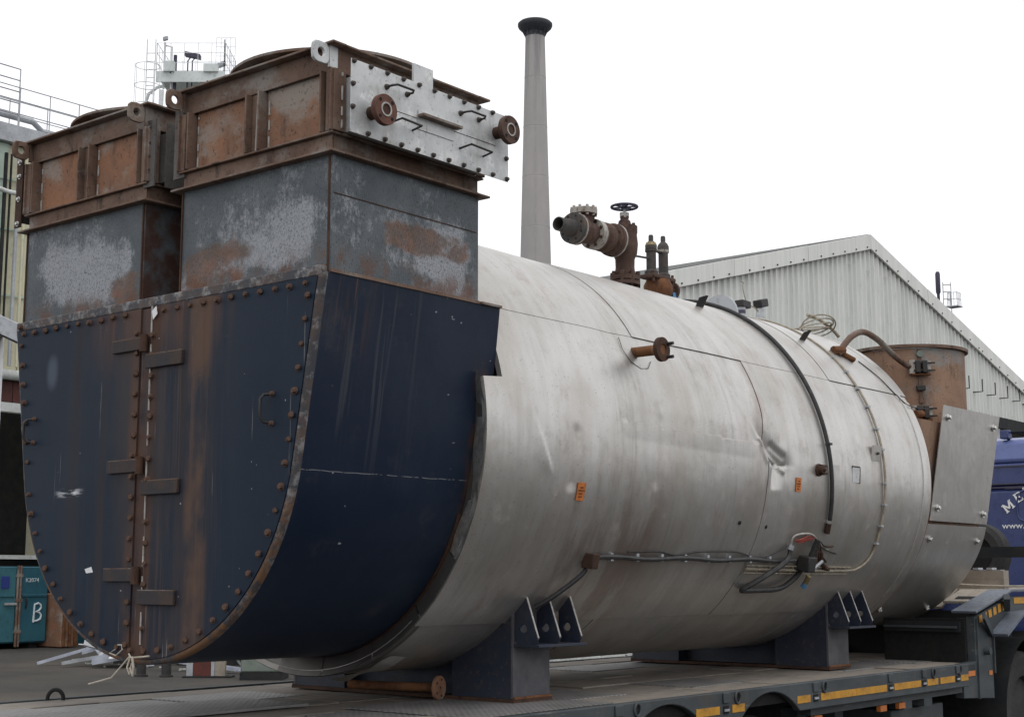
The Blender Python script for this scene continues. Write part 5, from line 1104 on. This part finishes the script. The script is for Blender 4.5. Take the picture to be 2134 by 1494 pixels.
for s in (1, -1):
    ch = part('neck_cheek', MB().prism([(6.69, .70), (7.30, .665), (7.30, ZD+.02), (7.30, 1.16), (7.66, 1.32), (8.6, 1.36), (12.5, 1.36), (12.5, 1.46), (7.72, 1.46), (6.96, 1.31), (6.96, ZD+.004), (6.69, ZD-.004)], (s*1.20, 0, 0), (0, 1, 0), (0, 0, 1), (s*.07, 0, 0)), 'greypaint', tr, bevel=.004)
    part('cheek_edge', MB().beam((s*1.275, 7.31, ZD-.1), (s*1.275, 7.31, 1.17), .02, .02), 'greypaint', ch); part('cheek_rib', MB().box(s*1.2705, s*1.285, 6.97, 6.985, .68, 1.3), 'greypaint', ch)
    part('cheek_shelf', MB().prism([(7.28, 1.15), (7.67, 1.315), (8.6, 1.355), (8.6, 1.375), (7.66, 1.335), (7.27, 1.17)], (s*1.2705, 0, 0), (0, 1, 0), (0, 0, 1), (s*.14, 0, 0)), 'bluegrey', ch)
    part('top_plate', MB().prism([(6.93, 1.335), (7.70, 1.495), (12.5, 1.51), (12.5, 1.53), (7.70, 1.515), (6.92, 1.355)], (s*1.095, 0, 0), (0, 1, 0), (0, 0, 1), (s*.205, 0, 0)), 'bluegrey', ch, bevel=.004)
    for k in range(7): part('hazard_tape', MB().prism([(7.05+k*.10, 1.26+k*.018), (7.11+k*.10, 1.27+k*.018), (7.10+k*.10, 1.325+k*.02), (7.04+k*.10, 1.315+k*.02)], (s*1.272, 0, 0), (0, 1, 0), (0, 0, 1), (s*.003, 0, 0)), 'yellow', ch, smooth=0)
    part('hazard_tape', MB().box(s*1.272, s*1.275, 7.80, 8.6, 1.40, 1.45), 'yellow', ch, smooth=0)
    part('gusset_brace', MB().beam((s*1.33, 7.0, 1.32), (s*1.28, 7.28, 1.17), .02, .06), 'greypaint', ch); part('gusset_brace', MB().beam((s*1.33, 7.5, 1.46), (s*1.28, 7.62, 1.36), .05, .05), 'greypaint', ch)
    part('rope_cleat', MB().cyl((s*1.27, 7.14, 1.04), (s*1.32, 7.14, 1.04), .03, n=12), 'greypaint', ch)
    part('tape_faded', MB().box(s*1.272, s*1.274, 6.72, 6.92, .86, .90), 'orange', ch, smooth=0); part('tape_faded', MB().box(s*1.272, s*1.274, 7.2, 7.27, .85, .885), 'orange', ch, smooth=0)
for k in range(1, 5): part('neck_plank', MB().prism([(7.88, 1.345), (8.22, 1.492), (8.22, 1.514), (7.88, 1.367)], (-.92+k*.308, 0, 0), (0, 1, 0), (0, 0, 1), (.302, 0, 0)), 'timber', tr, org=(-.9+k*.3, 7, 1.35), bevel=.003)
for k in range(6): part('neck_plank', MB().box(-.92+k*.308, -.92+k*.308+.302, 8.225, 11.2, 1.49, 1.515), 'timber', tr, org=(-.9+k*.3, 8, 1.5), bevel=.003)
part('neck_slot', MB().prism([(7.90, 1.4315), (7.98, 1.4515), (7.98, 1.4545), (7.90, 1.4345)], (.72, 0, 0), (0, 1, 0), (0, 0, 1), (.32, 0, 0)), 'gap', tr, smooth=0)
# load on the neck: channel, beam, spare wheels, ropes
def channel():
    mb = MB(); mb.box(-1.1, .93, 8.5, 8.62, 1.516, 1.60); mb.box(-1.1, .93, 8.5, 8.62, 1.601, 1.675)
    o = part('packing_beam', mb, 'timber', org=(0, 8.56, 1.516)); tag(o, 'pale packing beam lying across the trailer neck', 'beam')
    mb = MB(); mb.box(-1.15, .90, 8.51, 8.61, 1.676, 1.682)
    for k in range(16): mb.box(-1.1+k*.125, -1.1+k*.125+.05, 8.505, 8.615, 1.6825, 1.70)
    o = part('ladder_ramp', mb, 'galv', org=(0, 8.36, 1.676)); tag(o, 'grey perforated strip on top of the packing beam', 'ramp')
channel()
o = part('cross_rail', MB().box(-1.2, 1.2, 9.35, 9.47, 1.80, 1.90).box(-1.1, -1.0, 9.37, 9.45, 1.516, 1.799).box(1.0, 1.1, 9.37, 9.45, 1.516, 1.799), 'greydark', org=(0, 9.4, 1.516)); tag(o, 'dark cross rail standing on the trailer neck before the spare wheels', 'rail')
for k, (x, y, lab) in enumerate(((-.53, 10.1, 'left spare wheel standing on the trailer neck'), (-.06, 10.42, 'right spare wheel standing on the trailer neck at the picture edge'))):
    w = thing('spare_wheel', lab, 'wheel', (x, y, 1.516), 'spare wheels on the neck'); c = Vector((x, y, 1.516+.33))
    part('tyre', MB().lathe(c, (0, 1, 0), [(.19, -.10), (.27, -.11), (.32, -.08), (.33, 0), (.32, .08), (.27, .11), (.19, .10)], 36, False), 'tyre', w)
    part('rim', MB().lathe(c, (0, 1, 0), [(.20, -.09), (.17, -.03), (.08, -.02), (.0005, -.025)], 28, False), 'greydark', w)
tag(part('tie_rope', MB().tube(smooth_path([(-.9, 8.44, 1.64), (.0, 8.44, 1.58), (.9, 8.40, 1.54), (1.28, 8.4, 1.545)]), .01, 6), 'rope', org=(0, 8, 1.53)), 'pale tie rope slung across the trailer neck', 'rope')
# flanged pipe lying under the boiler
t = thing('flanged_pipe', 'rusty pipe with round flange lying on the deck under the boiler', 'pipe', (.1, 1.6, ZD))
part('pipe', MB().cyl((-.15, 1.53, ZD+.068), (.40, 1.655, ZD+.068), .024, n=16), 'rust', t)
a_ = Vector((.55, .125, 0)).normalized(); c = Vector((.40, 1.655, ZD+.068)); part('flange', MB().cyl(c, c+a_*.02, .064, n=28), 'rustpanel', t, bevel=.002)
for i in range(5):
    g_ = 2*math.pi*i/5; u_ = Vector((-a_.y, a_.x, 0)); p = c+a_*.0202+(u_*math.cos(g_)+Vector((0, 0, 1))*math.sin(g_))*(.045 if i else 0.0); part('bolt_hole', MB().cyl(p, p+a_*.001, .007, n=10), 'gap', t)

# ================================================================== TRACTOR UNIT
tu = thing('tractor_unit', 'blue tractor unit cab with white lettering on its rear wall', 'truck', (0, 12.6, 0))
part('cab_body', MB().box(-1.22, 1.22, 12.03, 14.0, .95, 2.62), 'cabblue', tu, bevel=.06); part('cab_top', MB().box(-1.2, 1.2, 12.05, 13.9, 2.62, 2.90), 'cabblue', tu, bevel=.05)
part('roof_fairing', MB().prism([(12.06, 2.90), (13.7, 2.90), (13.5, 3.18), (12.5, 3.22), (12.12, 3.16)], (-1.15, 0, 0), (0, 1, 0), (0, 0, 1), (2.3, 0, 0)), 'cabpale', tu, bevel=.05)
for z in (2.86, 2.66, 2.62): part('panel_groove', MB().box(-1.15, 1.15, 12.02-.0 if z < 2.7 else 12.035, 12.05, z-.008, z+.008), 'handwheel', tu)
for z, x0, x1 in ((2.52, -.36, 1.0), (2.30, -.36, 1.0)): pass
fr = MB().tube(smooth_path([(-.05, 12.028, 2.60), (-.18, 12.028, 2.56), (-.22, 12.028, 2.45), (-.22, 12.028, 2.30), (-.16, 12.028, 2.24), (.0, 12.028, 2.22), (.7, 12.028, 2.22)]), .012, 6); part('pressed_rib', fr, 'cabblue', tu)
part('wind_deflector', MB().box(-1.3, -1.23, 11.6, 13.2, 1.2, 2.9), 'cabblue', tu, bevel=.02); part('wind_deflector', MB().box(1.23, 1.3, 11.6, 13.2, 1.2, 2.9), 'cabblue', tu, bevel=.02)
rr = MB().tube([(-.35, 12.2, 3.17), (-.33, 12.2, 3.26), (1.0, 12.2, 3.26), (1.02, 12.2, 3.17)], .018, 6).tube([(-.33, 12.7, 3.2), (-.33, 12.7, 3.28), (1.0, 12.7, 3.28)], .018, 6); part('roof_rail', rr, 'greydark', tu); part('roof_lamp', MB().obox((-.36, 12.15, 3.23), (.05, 0, 0), (0, .06, 0), (0, 0, .05)), 'cabblue', tu, bevel=.01)
def slab(ch, c, ang, h):
    """slab-serif capital built from bars in the rear wall plane"""
    st = {'M': [((-.42, 0), (-.42, 1), .2), ((.42, 0), (.42, 1), .2), ((-.42, 1), (0, .25), .17), ((.42, 1), (0, .25), .17), ((-.60, .05), (-.22, .05), .1), ((.60, .05), (.22, .05), .1), ((-.60, .95), (-.4, .95), .1), ((.60, .95), (.4, .95), .1)],
          'E': [((-.25, 0), (-.25, 1), .2), ((-.42, .05), (.36, .05), .11), ((-.42, .95), (.36, .95), .11), ((-.25, .5), (.15, .5), .11), ((.33, 0), (.33, .28), .09), ((.33, 1), (.33, .72), .09), ((.15, .38), (.15, .62), .08)],
          'T': [((0, 0), (0, 1), .2), ((-.42, .95), (.42, .95), .11), ((-.40, 1), (-.40, .70), .09), ((.40, 1), (.40, .70), .09), ((-.2, .05), (.2, .05), .1)]}[ch]
    mb = MB(); ca, sa = math.cos(ang), math.sin(ang)
    for k, ((a, b), (c2, d), w) in enumerate(st):
        P = [Vector((c[0]+h*(x*ca-z*sa), 12.024-.0003*k, c[1]+h*(x*sa+z*ca))) for x, z in ((a, b-.5), (c2, d-.5))]
        mb.beam(P[0], P[1], w*h, .006, (0, 1, 0))
    return mb
for ch, c, ang in (('M', (-.325, 2.405), R(38)), ('E', (-.205, 2.505), R(28)), ('T', (-.095, 2.575), R(18))): part('letter', slab(ch, c, ang, .105), 'letter', tu, smooth=0)
me = text_mesh('www.m', .095); me.materials.append(M['letter']); inst('lettering', me, tu, (-.235, 12.024, 2.185), (R(90), 0, 0), (1.15, 1, 1))
part('vent_slot', MB().box(-.35, -.1, 12.022, 12.0295, 2.60, 2.63), 'handwheel', tu)
for s in (1, -1): part('chassis_rail', MB().box(s*.36, s*.46, 7.46, 14.5, .85, 1.08), 'greydark', tu)
for s in (1, -1):
    for y in (8.06, 9.38):
        w = part('wheel', MB().lathe((s*.72, y, .5), (s, 0, 0), [(.28, 0), (.46, 0), (.50, .03), (.51, .1), (.51, .42), (.50, .48), (.46, .52), (.30, .5), (.28, .45)], 40), 'tyre', tu, org=(s*.72, y, .5)); part('rim', MB().lathe((s*.72, y, .5), (s, 0, 0), [(.29, .46), (.25, .30), (.15, .28), (.13, .42), (.0005, .43)], 28, False), 'rimmetal', w)
        mb = MB(); mb.grid(lambda a, x: (x, y-.60*math.cos(a), .52+.60*math.sin(a)), lin(R(-12), R(192), 20), [s*.62, s*1.30]); part('mudguard', mb, 'greydark', tu)
    w = part('wheel', MB().lathe((s*.85, 13.2, .5), (s, 0, 0), [(.28, 0), (.46, 0), (.51, .05), (.51, .25), (.46, .3), (.28, .28)], 40), 'tyre', tu)
    part('tail_lamp', MB().box(s*.98, s*1.22, 7.355, 7.405, .84, .97), 'red', tu, bevel=.01); part('lamp_bar', MB().box(s*.46, s*1.195, 7.41, 7.45, .78, 1.0), 'greydark', tu)
part('air_tank', MB().cyl((1.0, 11.0, .62), (1.0, 11.9, .62), .2, n=20), 'greydark', tu)
